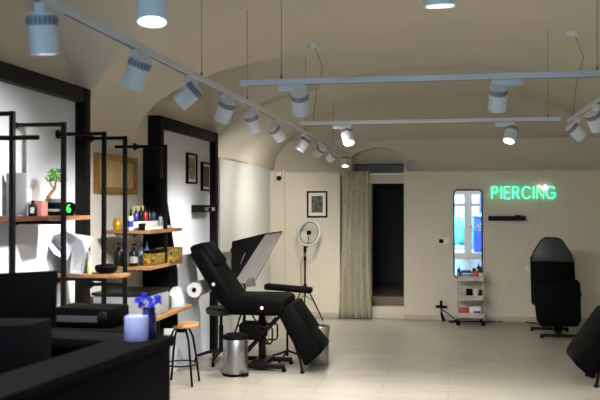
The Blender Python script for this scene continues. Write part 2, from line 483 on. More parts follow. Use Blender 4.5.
# ================================================================== FRAMED BOARDS ON THE LEFT WALL
PX = -2.68
def panel(y0, y1, top, label):
    t = thing('wall_panel', (PX-.08, (y0+y1)/2, 0), label, 'wall panel', 'framed wall panels')
    f = MB()
    f.box(-XW, PX, y0, y0+.12, 0, top, .004); f.box(-XW, PX, y1-.12, y1, 0, top, .004)
    f.box(-XW, PX, y0+.12, y1-.12, top-.11, top, .004)
    f.build('frame', M['black_wood'], t)
    MB().box(-XW, PX-.07, y0+.12, y1-.12, 0, top-.11).build('board', M['board'], t, smooth=False)
    return t
panel(2.6, 5.97, 2.58, 'large black-framed white wall panel behind the pipe shelving with the bonsai')
panel(7.52, 9.55, 2.55, 'black-framed pale wall panel with two small pictures, behind the tattoo chair')
BX = PX-.07

# pictures on the second panel
def picture_left(y0, y1, z0, z1, x, m, label, name='framed_picture', fw=.02, frm='black_wood', matw=.03, depth=.03, group=None):
    t = thing(name, (x, (y0+y1)/2, z0), label, 'picture', group)
    f = MB()
    f.box(x, x+depth, y0, y0+fw, z0, z1, .002); f.box(x, x+depth, y1-fw, y1, z0, z1, .002)
    f.box(x, x+depth, y0+fw, y1-fw, z0, z0+fw, .002); f.box(x, x+depth, y0+fw, y1-fw, z1-fw, z1, .002)
    f.build('frame', M[frm], t)
    if matw: MB().box(x, x+depth*.4, y0+fw, y1-fw, z0+fw, z1-fw).build('passepartout', M['mat_white'], t, smooth=False)
    MB().box(x, x+depth*.5, y0+fw+matw, y1-fw-matw, z0+fw+matw, z1-fw-matw).build('print', m, t, smooth=False)
    return t
picture_left(8.52, 8.86, 1.93, 2.26, BX, M['print_warm'], 'small black-framed sepia picture, left one on the framed wall panel')
picture_left(9.06, 9.41, 1.86, 2.19, BX, M['print_dark'], 'black-framed picture with white mat beside the right post of the wall panel')
picture_left(6.40, 7.28, 1.80, 2.13, -XW, M['canvas'], 'wide gold-framed painting hanging between the two black-framed panels', 'framed_painting', .05, 'gold', 0, .04)
# little black shelf on the panel
a0 = 8.72
t = thing('wall_shelf', (BX, 8.95, 1.63), 'small black box shelf on the wall panel below the two pictures', 'shelf')
MB().box(BX, BX+.14, 8.72, 9.30, 1.62, 1.635).box(BX, BX+.14, 8.72, 9.30, 1.685, 1.70).box(BX, BX+.14, 8.72, 8.735, 1.635, 1.685).box(BX, BX+.14, 9.285, 9.30, 1.635, 1.685).box(BX, BX+.01, 8.735, 9.285, 1.635, 1.685).build('body', M['black_wood'], t, smooth=False)
for k in range(4):
    b = MB().box(BX+.03, BX+.12, 8.78+.125*k, 8.86+.125*k, 1.636, 1.668+.006*(k % 2), .004)
    tag(b.build('small_box', M[('dark_metal', 'grey_card', 'black_plastic', 'label_white')[k]]),
        ('dark grey small box at the near end of the black wall shelf', 'light grey small box inside the black wall shelf', 'black small box inside the black wall shelf', 'white small box at the far end of the black wall shelf')[k], 'box', 'boxes on the wall shelf')

# ================================================================== PIPE SHELVING
UX = -2.395; PW = .029
def frame_unit(root, ys, top, back):
    for yy, arms in ys:
        bottom = 1.14 if yy > 6.5 else 0.0      # the last post ends under its lower board, above the table
        b = MB().box(UX-PW/2, UX+PW/2, yy-PW/2, yy+PW/2, bottom, top, .004)
        up = b.build('upright', M['black_metal'], root)
        bx = back(yy)
        for zz in [top-PW/2]+arms:
            b = MB().box((bx+.012 if yy < 6.5 else -XW), UX-PW/2, yy-.012, yy+.012, zz-.012, zz+.012)
            ar_ = b.build('arm', M['black_metal'], root)
            MB().cyl((bx, yy, zz), (bx+.014, yy, zz), .032, n=20).cyl((bx+.014, yy, zz), (bx+.035, yy, zz), .02, n=16).build('flange', M['black_metal'], ar_)
def backx(y):
    if y > 6.5: return -2.68
    if 2.6 < y < 2.72 or 5.85 < y < 5.97: return PX
    if 2.7 < y < 5.86: return BX
    return -XW
ua = thing('pipe_shelf', (UX-.2, 4.6, 0), 'black square-pipe wall shelving with the bonsai, nearest the counter', 'shelving', 'pipe shelving')
frame_unit(ua, ((4.30, []), (4.93, [1.59])), 2.225, backx)
MB().box(BX+.01, -2.22, 4.262, 4.278, 2.06, 2.085).build('cross_rod', M['black_metal'], ua)
MB().box(BX+.005, -2.495, 4.0, 4.945, 1.603, 1.63, .004).build('shelf_board', M['shaded_oak'], ua)
ub = thing('pipe_shelf', (UX-.2, 6.2, 0), 'black square-pipe wall shelving holding ink bottles and pump bottles, between the panels', 'shelving', 'pipe shelving')
frame_unit(ub, ((5.56, [1.174]), (5.95, [1.10]), (6.86, [1.455, 1.16])), 2.22, backx)
MB().box(BX+.005, UX+.02, 4.95, 5.29, 1.603, 1.63, .004).build('shelf_board', M['oak'], ua)
MB().box(-2.735, UX+.035, 6.39, 7.22, 1.467, 1.494, .004).build('shelf_board', M['oak'], ub)
MB().box(-2.735, UX+.035, 6.39, 7.22, 1.173, 1.20, .004).build('shelf_board', M['oak'], ub)
MB().box(BX+.005, -2.25, 5.50, 5.70, 1.187, 1.214, .004).build('shelf_board', M['oak'], ub)
# work table below
wt = thing('side_table', (-2.55, 6.5, 0), 'narrow wooden side table under the pipe shelving, beside the stool', 'table')
MB().box(-XW+.005, -2.30, 6.02, 7.31, .765, .795, .004).build('tabletop', M['oak'], wt)
for (x, yy) in ((-2.78, 6.1), (-2.38, 6.1), (-2.78, 6.62), (-2.38, 6.62)):
    MB().box(x-.018, x+.018, yy-.018, yy+.018, 0, .765).build('leg', M['black_metal'], wt)
SA = 1.63; SB = 1.494; SC = 1.20; SD = 1.214

# ---- things on the bonsai shelf
def on(u, Y, x=None):
    return V((ratio(u)*Y, Y, 0))
# grey round mirror at the far left
t = thing('table_mirror', (-2.62, 4.8, SA), 'grey round-cornered table mirror at the left end of the bonsai shelf', 'mirror')
MB().box(-2.72, -2.58, 4.80, 4.82, SA+.012, SA+.27, .009).build('frame', M['grey_plastic'], t)
MB().box(-2.70, -2.60, 4.76, 4.87, SA, SA+.012, .004).build('base', M['grey_plastic'], t)
p = on(26.5, 4.88)
tag(MB().box(p.x-.02, p.x+.02, p.y-.06, p.y+.06, SA, SA+.092, .003).build('card_box', M['grey_card']), 'slim grey box on the shelf, left of the reed diffuser', 'box')
p = on(33, 4.80)
t = thing('reed_diffuser', (p.x, p.y, SA), 'black reed diffuser bottle with white label and one reed', 'diffuser')
MB().lathe([(0, 0), (.024, 0), (.026, .004), (.026, .062), (.02, .072), (.011, .076), (.011, .098), (0, .098)], (p.x, p.y, SA), 20).build('bottle', M['ink_black'], t)
MB().box(p.x-.004, p.x+.02, p.y-.0275, p.y-.0255, SA+.02, SA+.055).build('bottle_label', M['label_white'], t, smooth=False)
MB().tube([(p.x, p.y, SA+.09), (p.x-.003, p.y, SA+.15), (p.x+.002, p.y, SA+.195)], .0022).build('reed', M['pink'], t)
p = on(40.5, 4.89)
tag(MB().box(p.x-.035, p.x+.03, p.y-.04, p.y+.04, SA, SA+.098, .003).build('card_box', M['pink']), 'dusty pink box on the shelf between diffuser and bonsai pot', 'box')
# bonsai
p = on(54, 5.12)
t = thing('potted_bonsai', (p.x, p.y, SA), 'small green bonsai in a black banded pot with silver rim', 'plant')
MB().lathe([(0, 0), (.040, 0), (.046, .006), (.052, .05), (.053, .088), (.047, .088), (.044, .07), (0, .07)], (p.x, p.y, SA), 28).build('pot', M['black_plastic'], t)
MB().lathe([(.0535, .086), (.056, .088), (.057, .108), (.049, .112), (.046, .09)], (p.x, p.y, SA), 28).build('pot_rim', M['steel'], t)
MB().lathe([(.0515, .028), (.0545, .03), (.0555, .042), (.053, .044)], (p.x, p.y, SA), 28).build('pot_band', M['grey_plastic'], t)
MB().tube([(p.x-.01, p.y, SA+.07), (p.x-.035, p.y-.01, SA+.125), (p.x-.02, p.y, SA+.15), (p.x+.004, p.y+.006, SA+.18), (p.x+.01, p.y, SA+.215), (p.x+.03, p.y, SA+.25)], [.014, .015, .012, .009, .007, .004]).tube([(p.x, p.y, SA+.178), (p.x-.02, p.y-.01, SA+.21), (p.x-.03, p.y, SA+.24)], [.007, .005, .003]).build('trunk', M['bark'], t)
b = MB(); rnd = random.Random(3)
for (cx, cz, rr, nn) in ((-.018, .262, .042, 42), (.035, .262, .045, 46), (.06, .235, .03, 26), (.01, .295, .03, 26), (-.03, .235, .02, 14), (.05, .29, .025, 18)):
    for _ in range(nn):
        d = V((rnd.gauss(0, 1), rnd.gauss(0, 1), rnd.gauss(0, .7))).normalized()*rr*rnd.random()**.4
        c = V((p.x+cx, p.y, SA+cz))+d
        q = Quaternion((rnd.random()-.5, rnd.random()-.5, rnd.random()-.5, rnd.random()-.5)).normalized().to_matrix().to_4x4()
        b.sph(c, .010, (1, .55, .18), 6, q)
b.build('foliage', M['leaf'], t)
p = on(69.5, 5.10)
t = thing('desk_clock', (p.x, p.y, SA), 'round black digital clock with green lit numeral beside the bonsai', 'clock')
cq = Matrix.Rotation(R(12), 4, 'Z')
b = MB().cyl((p.x-.004, p.y+.02, SA+.046), (p.x+.004, p.y-.02, SA+.046), .044, n=28).box(p.x-.025, p.x+.025, p.y-.018, p.y+.018, SA, SA+.008, .002)
b.build('case', M['black_plastic'], t)
six = []
for i in range(16):
    a = 2*math.pi*i/16; six.append((p.x+.006+.011*math.cos(a), p.y-.0225, SA+.037+.012*math.sin(a)))
b = MB().tube(six, .0035, 6, closed=True).tube([(p.x-.005, p.y-.0225, SA+.037), (p.x-.004, p.y-.0225, SA+.055), (p.x+.003, p.y-.0225, SA+.067), (p.x+.013, p.y-.0225, SA+.071)], .0035, 6)
b.build('numeral', M['green_led'], t)

# ---- bottles helper
def bottle(u, Y, z, r, h, body, capm, label, lab=None, group=None, name='bottle', cat='bottle', capk='cone', x=None):
    X = x if x is not None else ratio(u)*Y
    t = thing(name, (X, Y, z), label, cat, group)
    hb = h*.68
    MB().lathe([(0, 0), (r*.95, 0), (r, .004), (r, hb*.86), (r*.82, hb*.95), (r*.36, hb), (r*.36, hb+.006), (0, hb+.006)], (X, Y, z), 20).build('body', M[body], t)
    if capk == 'cone':
        MB().lathe([(0, hb), (r*.42, hb), (r*.42, hb+h*.08), (r*.3, hb+h*.1), (r*.1, h), (0, h)], (X, Y, z), 16).build('cap', M[capm], t)
    else:
        MB().lathe([(0, hb), (r*.42, hb), (r*.42, hb+.022), (r*.14, hb+.024), (r*.14, h-.012), (r*.35, h-.012), (r*.35, h), (0, h)], (X, Y, z), 16).tube([(X, Y, z+h-.006), (X+r*.9, Y-r*.4, z+h-.01)], .005).build('pump', M[capm], t)
    if lab:
        MB().lathe([(r*1.015, hb*.22), (r*1.02, hb*.24), (r*1.02, hb*.62), (r*1.015, hb*.64)], (X, Y, z), 20).build('bottle_label', M[lab], t)
    return t
# shelf with inks
p = on(117, 6.46)
t = tag(MB().lathe([(0, 0), (.022, 0), (.03, .01), (.036, .04), (.034, .066), (.024, .078), (.026, .084), (.03, .086), (.027, .094), (.018, .096), (0, .1)], (p.x, p.y, SB), 24).build('gold_pot', M['gold_pot']), 'small shiny gold lidded pot on the ink shelf', 'pot')
bottle(130.5, 6.45, SB, .022, .175, 'label_white', 'ink_black', 'white bottle with black nozzle cap beside the gold pot', 'label_blue')
tr_ = thing('step_rack', (-2.5, 6.73, SB), 'white two-step rack on the shelf carrying the row of ink bottles', 'rack')
MB().box(-2.62, -2.47, 6.50, 7.02, SB, SB+.07, .003).build('upper_step', M['white_plastic'], tr_)
MB().box(-2.468, -2.414, 6.50, 7.05, SB, SB+.028, .003).build('lower_step', M['white_plastic'], tr_)
inks = [(136, 'ink_blue', 'blue ink bottle with black nozzle, first of the row on the white rack', .018, .115),
        (141, 'ink_black', 'tall black ink bottle with pointed cap on the white rack', .019, .135),
        (145.5, 'ink_red', 'red ink bottle standing on the white rack', .018, .120),
        (149.5, 'ink_navy', 'dark navy ink bottle beside the red one on the white rack', .018, .115),
        (153.5, 'ink_teal', 'grey-blue ink bottle towards the right end of the white rack', .018, .11)]
for u, mm, lb, r, h in inks:
    bottle(u, -2.54/ratio(u), SB+.07, r*1.15, h, mm, 'ink_black', lb, 'label_blue' if mm in ('ink_blue',) else None, 'ink bottles on the white rack')
bottle(160.5, -2.441/ratio(160.5), SB+.028, .018, .12, 'clear_blue', 'ink_black', 'clear spray bottle with black nozzle at the right end of the rack', None, 'ink bottles on the white rack')
p = on(142, 6.43)
tag(MB().lathe([(0, 0), (.024, 0), (.03, .055), (.028, .055), (.022, .005), (0, .005)], (p.x, p.y, SB), 20).build('cup', M['black_plastic']), 'small black cup in front of the white ink rack', 'cup')
p = on(134, 7.0)
tag(MB().box(p.x-.04, p.x+.04, 7.06, 7.14, SB, SB+.20, .004).build('card_box', M['cream_label']), 'tall cream box standing behind the ink rack', 'box')
# shelf with pump bottles
bottle(118.5, 6.47, SC, .034, .19, 'ink_black', 'ink_black', 'black pump bottle with label, left one of the pair on the middle shelf', 'ink_black', 'black pump bottles', capk='pump', x=ratio(118.5)*6.47)
bottle(133.5, 6.47, SC, .036, .185, 'ink_black', 'ink_black', 'black pump bottle with pale label, right one of the pair on the middle shelf', 'grey_card', 'black pump bottles', capk='pump')
bottle(142, 6.62, SC, .026, .175, 'clear_blue', 'ink_teal', 'pale blue bottle beside the black pump bottles', None, 'pale blue bottles')
bottle(147, 6.74, SC, .028, .19, 'clear_blue', 'clear_blue', 'taller pale blue bottle beside the yellow patterned boxes', 'ink_teal', 'pale blue bottles')
for k, (ya, yb, lb) in enumerate(((6.52, 6.80, 'yellow patterned box with black lid next to the pale blue bottles'), (6.885, 7.18, 'yellow patterned box at the right end of the middle shelf'))):
    xa, xb = (-2.47, -2.375) if k == 0 else (-2.50, -2.345)
    t = thing('patterned_box', ((xa+xb)/2, (ya+yb)/2, SC), lb, 'box', 'yellow patterned boxes')
    MB().box(xa, xb, ya, yb, SC, SC+.10, .003).build('body', M['yellow_box'], t)
    MB().box(xa-.002, xb+.002, ya-.002, yb+.002, SC+.10, SC+.125, .003).build('lid', M['black_plastic' if k == 0 else 'yellow_box'], t)
# lower shelf: crumpled white sheet over a box, cream bottle, dark bowl
c0 = on(76, 5.57)
t = thing('wrapped_bundle', (c0.x, 5.57, SD), 'white crumpled sheet draped over a grey box on the low shelf', 'bundle')
MB().box(-2.70, ratio(84)*5.55, 5.52, 5.66, SD, SD+.16, .01).build('box', M['grey_plastic'], t)
def Q(u, v, Y): return at(u, v, Y)
b = MB()
pts = [Q(52, 236, 5.5), Q(66, 231, 5.45), Q(94, 238, 5.46), Q(86, 254, 5.45), Q(82, 274, 5.46), Q(70, 273, 5.45), Q(72, 250, 5.46), Q(67, 260, 5.44), Q(54, 254, 5.40), Q(48, 246, 5.42),
       Q(82, 240, 5.44), Q(90, 236, 5.68), Q(66, 232, 5.68)]
vs = [b.bm.verts.new(x) for x in pts]
for f in ((0, 1, 7, 8), (0, 8, 9), (1, 10, 6, 7), (10, 2, 3), (10, 3, 4, 5, 6), (1, 12, 11, 2, 10), (0, 12, 1)):
    b.bm.faces.new([vs[i] for i in f])
o = b.build('sheet', M['crumpled_white'], t, smooth=False)
so = o.modifiers.new('thickness', 'SOLIDIFY'); so.thickness = .004
bottle(90, 5.56, SD, .02, .125, 'cream_label', 'white_plastic', 'cream bottle with yellow label beside the crumpled white sheet', None, x=ratio(90)*5.56)
p = on(109, 5.6)
tag(MB().lathe([(0, 0), (.05, 0), (.075, .02), (.082, .045), (.07, .06), (.03, .068), (0, .07)], (p.x-.02, p.y, SD), 24).build('dark_bowl', M['black_plastic']), 'low black lidded bowl on the lower shelf', 'bowl')
# on the side table
TZ = .795
t = thing('storage_box', (-2.6, 6.2, TZ), 'grey plastic storage box with dark lid on the side table', 'box')
MB().box(-2.80, -2.34, 6.28, 6.80, TZ, TZ+.18, .012).build('body', M['box_clear'], t)
MB().box(-2.81, -2.33, 6.27, 6.81, TZ+.18, TZ+.205, .008).build('lid', M['dark_metal'], t)
b = MB().sph((ratio(176)*7.1, 7.1, TZ+.0), .1, (.75, 1.2, 1.75), 14)
for v in b.bm.verts:
    if v.co.z < TZ: v.co.z = TZ
    v.co += V((random.uniform(-.012, .012), random.uniform(-.012, .012), random.uniform(0, .015)))
tag(b.build('plastic_bag', M['bag'], angle=10), 'pale crumpled plastic bag at the right end of the side table', 'bag')
b = MB().box(ratio(164)*6.9-.05, ratio(164)*6.9+.05, 6.82, 6.98, TZ, TZ+.12, .02)
tag(b.build('folded_cloth', M['green_dark']), 'dark green folded cloth between storage box and plastic bag', 'cloth')
# black garment hanging at the shelf end
b = MB(); rows = []
gy = 7.455
prof = [(147, 196, 151), (150, 164, .0)]
for k in range(14):
    f = k/13; v_ = 178+f*150
    ul = 149-4*f; ur = 164+14*min(1, f*1.6)
    row = []
    for i in range(13):
        s_ = i/12; pt = at(ul+(ur-ul)*s_, v_, gy+.02*math.sin(9*s_+2*f)+.03*f*math.cos(14*s_)-.06*math.sin(math.pi*s_))
        row.append(b.bm.verts.new(pt))
    rows.append(row)
for r0, r1 in zip(rows, rows[1:]):
    for i in range(12): b.bm.faces.new((r0[i], r0[i+1], r1[i+1], r1[i]))
o = b.build('hanging_garment', M['cloth_black'])
so = o.modifiers.new('thickness', 'SOLIDIFY'); so.thickness = .025; so.offset = -1
tag(o, 'black garment hanging against the edge of the wall panel behind the shelving', 'garment')

# ================================================================== LIGHTING TRACKS AND SPOTS
TRZ = 2.45
def track(p0, p1, wires, roses, label, feed=None):
    p0, p1 = V(p0), V(p1); c = (p0+p1)/2
    t = thing('lighting_track', c, label, 'lighting track', 'white lighting tracks')
    b = MB().bar(p0, p1, .036, .034, .002)
    b.build('rail', M['white_lamp'], t)
    d = (p1-p0).normalized(); side = V((d.y, -d.x, 0))
    b = MB().bar(p0+d*.05-V((0, 0, .0175)), p1-d*.05-V((0, 0, .0175)), .012, .003)
    b.build('contact_slot', M['slot'], t)
    for w in wires:
        q = p0+d*w
        MB().cyl(q+V((0, 0, .015)), (q.x, q.y, zc(q.x, q.y)+.01), .0022, n=6).cyl(q+V((0, 0, .015)), q+V((0, 0, .045)), .007, n=10).build('suspension_wire', M['wire'], t)
    for w in roses:
        q = p0+d*w; zt = zc(q.x, q.y)
        MB().lathe([(0, .03), (.055, .03), (.055, -.01), (.045, -.025), (0, -.028)], (q.x, q.y, zt-.01), 20).build('ceiling_rose', M['white_lamp'], t)
        MB().tube([(q.x+.02, q.y, zt-.03), (q.x+.09, q.y, zt-.22), (q.x+.03, q.y, zt-.45), (q.x, q.y, TRZ+.02)], .003, 6).build('feed_cable', M['wire'], t)
    return t
LX, RX = -1.45, 1.07
track((LX, 1.2, TRZ), (LX, 12.0, TRZ), [1.2, 3.6, 4.75, 7.3, 9.4], [], 'long white lighting track along the left side, carrying ten spotlights')
track((RX, 1.2, TRZ), (RX, 7.75, TRZ), [1.5, 4.75], [6.35], 'white lighting track along the right side, cut by the photo edge')
track((LX+.15, 2.75, 2.53), (RX-.1, 2.75, 2.53), [.4, 2.0], [], 'nearest crosswise white lighting track, above the frame of the photo')
track((-1.26, 4.98, TRZ), (RX-.04, 4.98, TRZ), [.26, 2.1], [], 'middle crosswise white lighting track with two spotlights')
track((-1.34, 7.55, TRZ), (.965, 7.55, TRZ), [2.2], [.12], 'far crosswise white lighting track with two lit spotlights')

LIGHT_E = 2.0
def make_spot():
    t = thing('track_spotlight', (0, 0, 0), 'x', 'spotlight', 'white track spotlights')
    MB().box(-.018, .018, -.085, .085, -.055, -.019, .004).build('adapter', M['white_lamp'], t)
    MB().cyl((0, .05, -.05), (0, .05, -.075), .016, n=14).box(-.008, .008, .038, .062, -.135, -.07).build('bracket', M['white_lamp'], t)
    pv = V((0, .05, -.126))
    h = MB().lathe([(0, .074), (.046, .074), (.0525, .066), (.0525, .03), (.0525, -.073), (.050, -.076), (.047, -.074), (.045, -.040), (0, -.040)], (0, 0, 0), 32).xf(Matrix.Translation(pv))
    ho = h.build('head', M['white_lamp'], t, pivot=pv)
    ORG[ho.name] = V((0, 0, 0))
    MB().lathe([(.0532, .064), (.0538, .062), (.0538, .030), (.0532, .028)], (0, 0, 0), 32).build('vent_collar', M['lamp_grey'], ho)
    b = MB()
    for k in range(20):
        a = 2*math.pi*k/20
        if True:
            b.box(.0525, .0546, -.0028, .0028, .034, .060, mtx=Matrix.Rotation(a, 4, 'Z'))
    b.build('vent_slot', M['slot'], ho, smooth=False)
    MB().lathe([(0, -.0455), (.0435, -.0455), (.0435, -.0415), (0, -.0415)], (0, 0, 0), 28).build('lens', M['lens'], ho)
    return t, ho
spot0, head0 = make_spot()
first = [True]
def place_spot(p, d, along, label, energy, cone=112, flip=False):
    if first[0]: r = spot0; first[0] = False
    else: r = copy_tree(spot0)
    r.location = V(p)
    rz = 0 if along == 'Y' else R(90)
    if flip: rz += math.pi
    r.rotation_euler = (0, 0, rz)
    r['label'] = label
    h = [c for c in r.children if c.name.startswith('head')][0]
    dl_ = Matrix.Rotation(-rz, 3, 'Z') @ V(d).normalized()
    q = V((0, 0, -1)).rotation_difference(dl_)
    h.rotation_mode = 'QUATERNION'; h.rotation_quaternion = q
    L = bpy.data.lights.new('spot_beam', 'SPOT'); L.energy = energy*LIGHT_E; L.spot_size = R(cone); L.spot_blend = .85
    L.color = (1.0, .955, .865); L.shadow_soft_size = .035
    lo = bpy.data.objects.new('spot_beam', L); COL.objects.link(lo); lo.parent = h; lo.location = (0, 0, -.085)
def yl(u): return LX/ratio(u)
left = [
    (49.5, (0, .16, -1), 'nearest spotlight on the left track, pointing straight down, above the first panel', 30),
    (140, (-.45, .12, -1), 'second spotlight from the front on the left track, tipped slightly towards the wall', 26),
    (191, (-.95, -.1, -.8), 'third spotlight from the front on the left track, tipped strongly left', 34),
    (227, (-.5, .4, -1), 'fourth spotlight from the front on the left track, leaning left over the second panel', 75),
    (254, (.15, .7, -1), 'fifth spotlight from the front on the left track, leaning right', 44),
    (278, (.45, .75, -.75), 'sixth spotlight from the front on the left track, tipped strongly right', 36),
    (304, (-.62, -.1, -1), 'seventh spotlight from the front on the left track, leaning left', 56),
    (320, (-1.0, 1.0, -.8), 'eighth spotlight from the front on the left track, aimed at the white wall', 3),
    (333, (-1.2, .9, -.95), 'ninth spotlight from the front on the left track, next to the farthest lit one', 9),
    (345.5, (.05, -.32, -1), 'farthest spotlight on the left track, lit and pointing straight down near the curtain', 36),
]
for u, d, lb, e in left:
    place_spot((LX, yl(u), TRZ), d, 'Y', lb, e, flip=True, cone=(50 if 'ninth' in lb else 92 if ('seventh' in lb or 'farthest spot' in lb) else 112))
def cross(u, Y): return (ratio(u)*Y, Y, TRZ)
place_spot((ratio(152)*2.75+.05, 2.75, 2.53), (.06, -.16, -1), 'X', 'large blurred lit spotlight at the top edge, above the left track', 6)
place_spot((ratio(440)*2.75+.05, 2.75, 2.55), (0, .14, -1), 'X', 'blurred spotlight cut off by the top edge of the photo, right of centre', 6)
place_spot(cross(292, 4.98), (-.05, .75, -.9), 'X', 'left spotlight on the middle crosswise track, turned away', 104, flip=True)
place_spot(cross(498+9, 4.98), (-.05, .6, -.9), 'X', 'right spotlight on the middle crosswise track, showing its round back', 12)
place_spot(cross(342, 7.55), (.28, -.50, -1), 'X', 'left lit spotlight on the far crosswise track, facing forward', 58, flip=True)
place_spot(cross(505, 7.55), (-.30, -.50, -1), 'X', 'right lit spotlight on the far crosswise track, facing forward', 11, flip=True)
track((LX+.15, .1, 2.53), (RX-.1, .1, 2.53), [.4, 2.0], [], 'added crosswise white lighting track out of view behind the viewer, before the shop front')  # track and its two lamps added unseen, to brighten the mirrored door frame
place_spot((-.3, .1, 2.53), (.1, -1, -.5), 'X', 'left added spotlight behind the viewer, unseen, brightening the glass street door', 45, cone=80)
place_spot((.75, .1, 2.53), (.0, -1, -.5), 'X', 'right added spotlight behind the viewer, unseen, brightening the glass street door', 45, cone=80)
place_spot((RX, RX/ratio(577), TRZ), (.8, .2, -.7), 'Y', 'farther spotlight on the right track, tipped towards the right wall', 8)
place_spot((RX, RX/ratio(596), TRZ), (.45, .5, -.9), 'Y', 'nearer spotlight on the right track, at the right photo edge', 8)

# ================================================================== TREATMENT CHAIRS
def tattoo_chair(root_loc, sgn, label, label_cat='chair'):
    """x from head (-) to feet (+); sgn=-1 mirrors it"""
    t = thing('tattoo_chair', root_loc, label, label_cat, 'adjustable tattoo chairs')
    ox, oy, _ = root_loc
    W0, W1 = -.30, .30
    def slab(pts, y0, y1, name, m, bev, parent=t):
        b = MB().prism([(ox+sgn*x, oy+y0, z) for x, z in pts], (0, y1-y0, 0))
        return b.build(name, m, parent, bevel=bev, angle=50)
    # profile coordinates relative to root (seat middle)
    back = slab([(-.70, 1.20), (-.565, 1.25), (-.19, .72), (-.27, .62), (-.38, .69)], -.28, .28, 'backrest', M['black_leather'], .03)
    slab([(-.725, 1.235), (-.70, 1.275), (-.56, 1.315), (-.40, 1.10), (-.44, 1.065), (-.545, 1.03)], -.20, .20, 'headrest', M['black_leather'], .03)
    seat = slab([(-.33, .66), (-.25, .765), (.28, .765), (.33, .73), (.31, .61), (.0, .585), (-.28, .59)], -.29, .29, 'seat', M['black_leather'], .028)
    leg = slab([(.215, .635), (.385, .715), (.69, .275), (.69, .215), (.52, .065)], -.28, .28, 'leg_rest', M['black_leather'], .028)
    MB().tube([(ox+sgn*.36, oy-.25, .45), (ox+sgn*.47, oy-.25, .12), (ox+sgn*.49, oy-.25, .012)], .013).cyl((ox+sgn*.49, oy-.25, 0), (ox+sgn*.49, oy-.25, .02), .024, n=14).build('leg_rest_strut', M['black_metal'], leg)
    MB().tube([(ox+sgn*.36, oy+.25, .45), (ox+sgn*.47, oy+.25, .12), (ox+sgn*.49, oy+.25, .012)], .013).cyl((ox+sgn*.49, oy+.25, 0), (ox+sgn*.49, oy+.25, .02), .024, n=14).build('leg_rest_strut', M['black_metal'], leg)
    # knobs
    MB().lathe([(0, 0), (.016, 0), (.018, .006), (.011, .012), (.009, .012), (0, .006)], (0, 0, 0), 20, Matrix.Translation((ox+sgn*.08, oy-.29, .655)) @ Matrix.Rotation(R(90), 4, 'X')).build('knob', M['white_plastic'], seat)
    MB().lathe([(0, 0), (.016, 0), (.018, .006), (.011, .012), (.009, .012), (0, .006)], (0, 0, 0), 20, Matrix.Translation((ox+sgn*-.43, oy-.28, .885)) @ Matrix.Rotation(R(90), 4, 'X')).build('knob', M['white_plastic'], back)
    # base
    b = MB().box(ox+sgn*.02-.03, ox+sgn*.02+.03, oy-.05, oy+.05, .05, .59, .004).box(ox-.26, ox+.26, oy-.16, oy+.16, .56, .60, .005)
    b.build('column', M['black_metal'], t)
    b = MB().box(ox-.20, ox+.05, oy-.14, oy+.14, .30, .47, .02); b.build('motor_housing', M['black_plastic'], t)
    for s_ in (-1, 1):
        b = MB().tube([(ox+.05, oy+.13*s_, .44), (ox+.14, oy+.13*s_, .44), (ox+.155, oy+.13*s_, .42), (ox+.155, oy+.13*s_, .30), (ox+.14, oy+.13*s_, .27), (ox+.05, oy+.13*s_, .27)], .010)
        b.build('guard_loop', M['black_metal'], t)
    b = MB().box(ox-.25, ox+.30, oy-.23, oy-.17, .03, .075, .006).box(ox-.25, ox+.30, oy+.17, oy+.23, .03, .075, .006).box(ox-.06, ox+.10, oy-.2, oy+.2, .035, .09, .006)
    b.build('base_frame', M['black_metal'], t)
    for x in (-.24, .29):
        for yy in (-.2, .2):
            MB().cyl((ox+x, oy+yy, 0), (ox+x, oy+yy, .032), .024, n=14).build('foot', M['black_plastic'], t)
    b = MB().bar((ox-.18*sgn, oy-.12, .12), (ox+.2*sgn, oy-.12, .54), .03).bar((ox-.18*sgn, oy+.12, .12), (ox+.2*sgn, oy+.12, .54), .03)
    b.build('scissor_arm', M['black_metal'], t)
    return t
tattoo_chair((-1.94, 8.55, 0), 1, 'black reclining tattoo chair in side view before the second wall panel')
tattoo_chair((1.85, 8.40, 0), -1, 'black tattoo chair cut by the right photo edge, only its tilted leg rest showing')
# paper roll on a bracket behind the backrest
rp = at(194, 290, 8.42)
t = thing('paper_roll', rp, 'white couch paper roll held behind the tattoo chair backrest', 'paper roll')
b = MB()
Rr, rr = .078, .026
b.lathe([(rr, -.24), (Rr, -.24), (Rr, .24), (rr, .24), (rr, -.24)], (0, 0, 0), 28, Matrix.Translation(rp+V((0, .24, 0))) @ Matrix.Rotation(R(90), 4, 'X'))
b.build('roll', M['paper'], t)
MB().cyl(rp+V((0, -.02, 0)), rp+V((0, .5, 0)), .016, n=16).build('spindle', M['black_metal'], t)
MB().tube([rp+V((0, .49, 0)), rp+V((.14, .49, .02)), rp+V((.24, .30, .03))], .009).build('bracket', M['black_metal'], t)

# arm rest stand behind the chair
ab = V((ratio(287)*9.0, 9.02, 0))
t = thing('armrest_stand', ab, 'black padded armrest on a pole stand behind the tattoo chair', 'armrest stand')
p0, p1 = at(265, 286.5, 9.02), at(312, 290.5, 9.02)
b = MB(); d = p1-p0
b.box(0, d.length, -.075, .075, -.03, .035, .022, 3, mtx=Matrix.Translation(p0) @ Matrix.Rotation(-math.atan2(d.z, d.x), 4, 'Y'))
b.build('pad', M['black_leather'], t)
MB().cyl((ab.x, ab.y, .04), (ab.x, ab.y, .70), .013, n=16).cyl((ab.x, ab.y, .60), (ab.x, ab.y, .775), .02, n=16).build('pole', M['black_metal'], t)
for a in (20, 140, 260):
    MB().tube([(ab.x, ab.y, .10), (ab.x+.12*math.cos(R(a)), ab.y+.12*math.sin(R(a)), .05), (ab.x+.25*math.cos(R(a)), ab.y+.25*math.sin(R(a)), .012)], .012).build('leg', M['black_metal'], t)

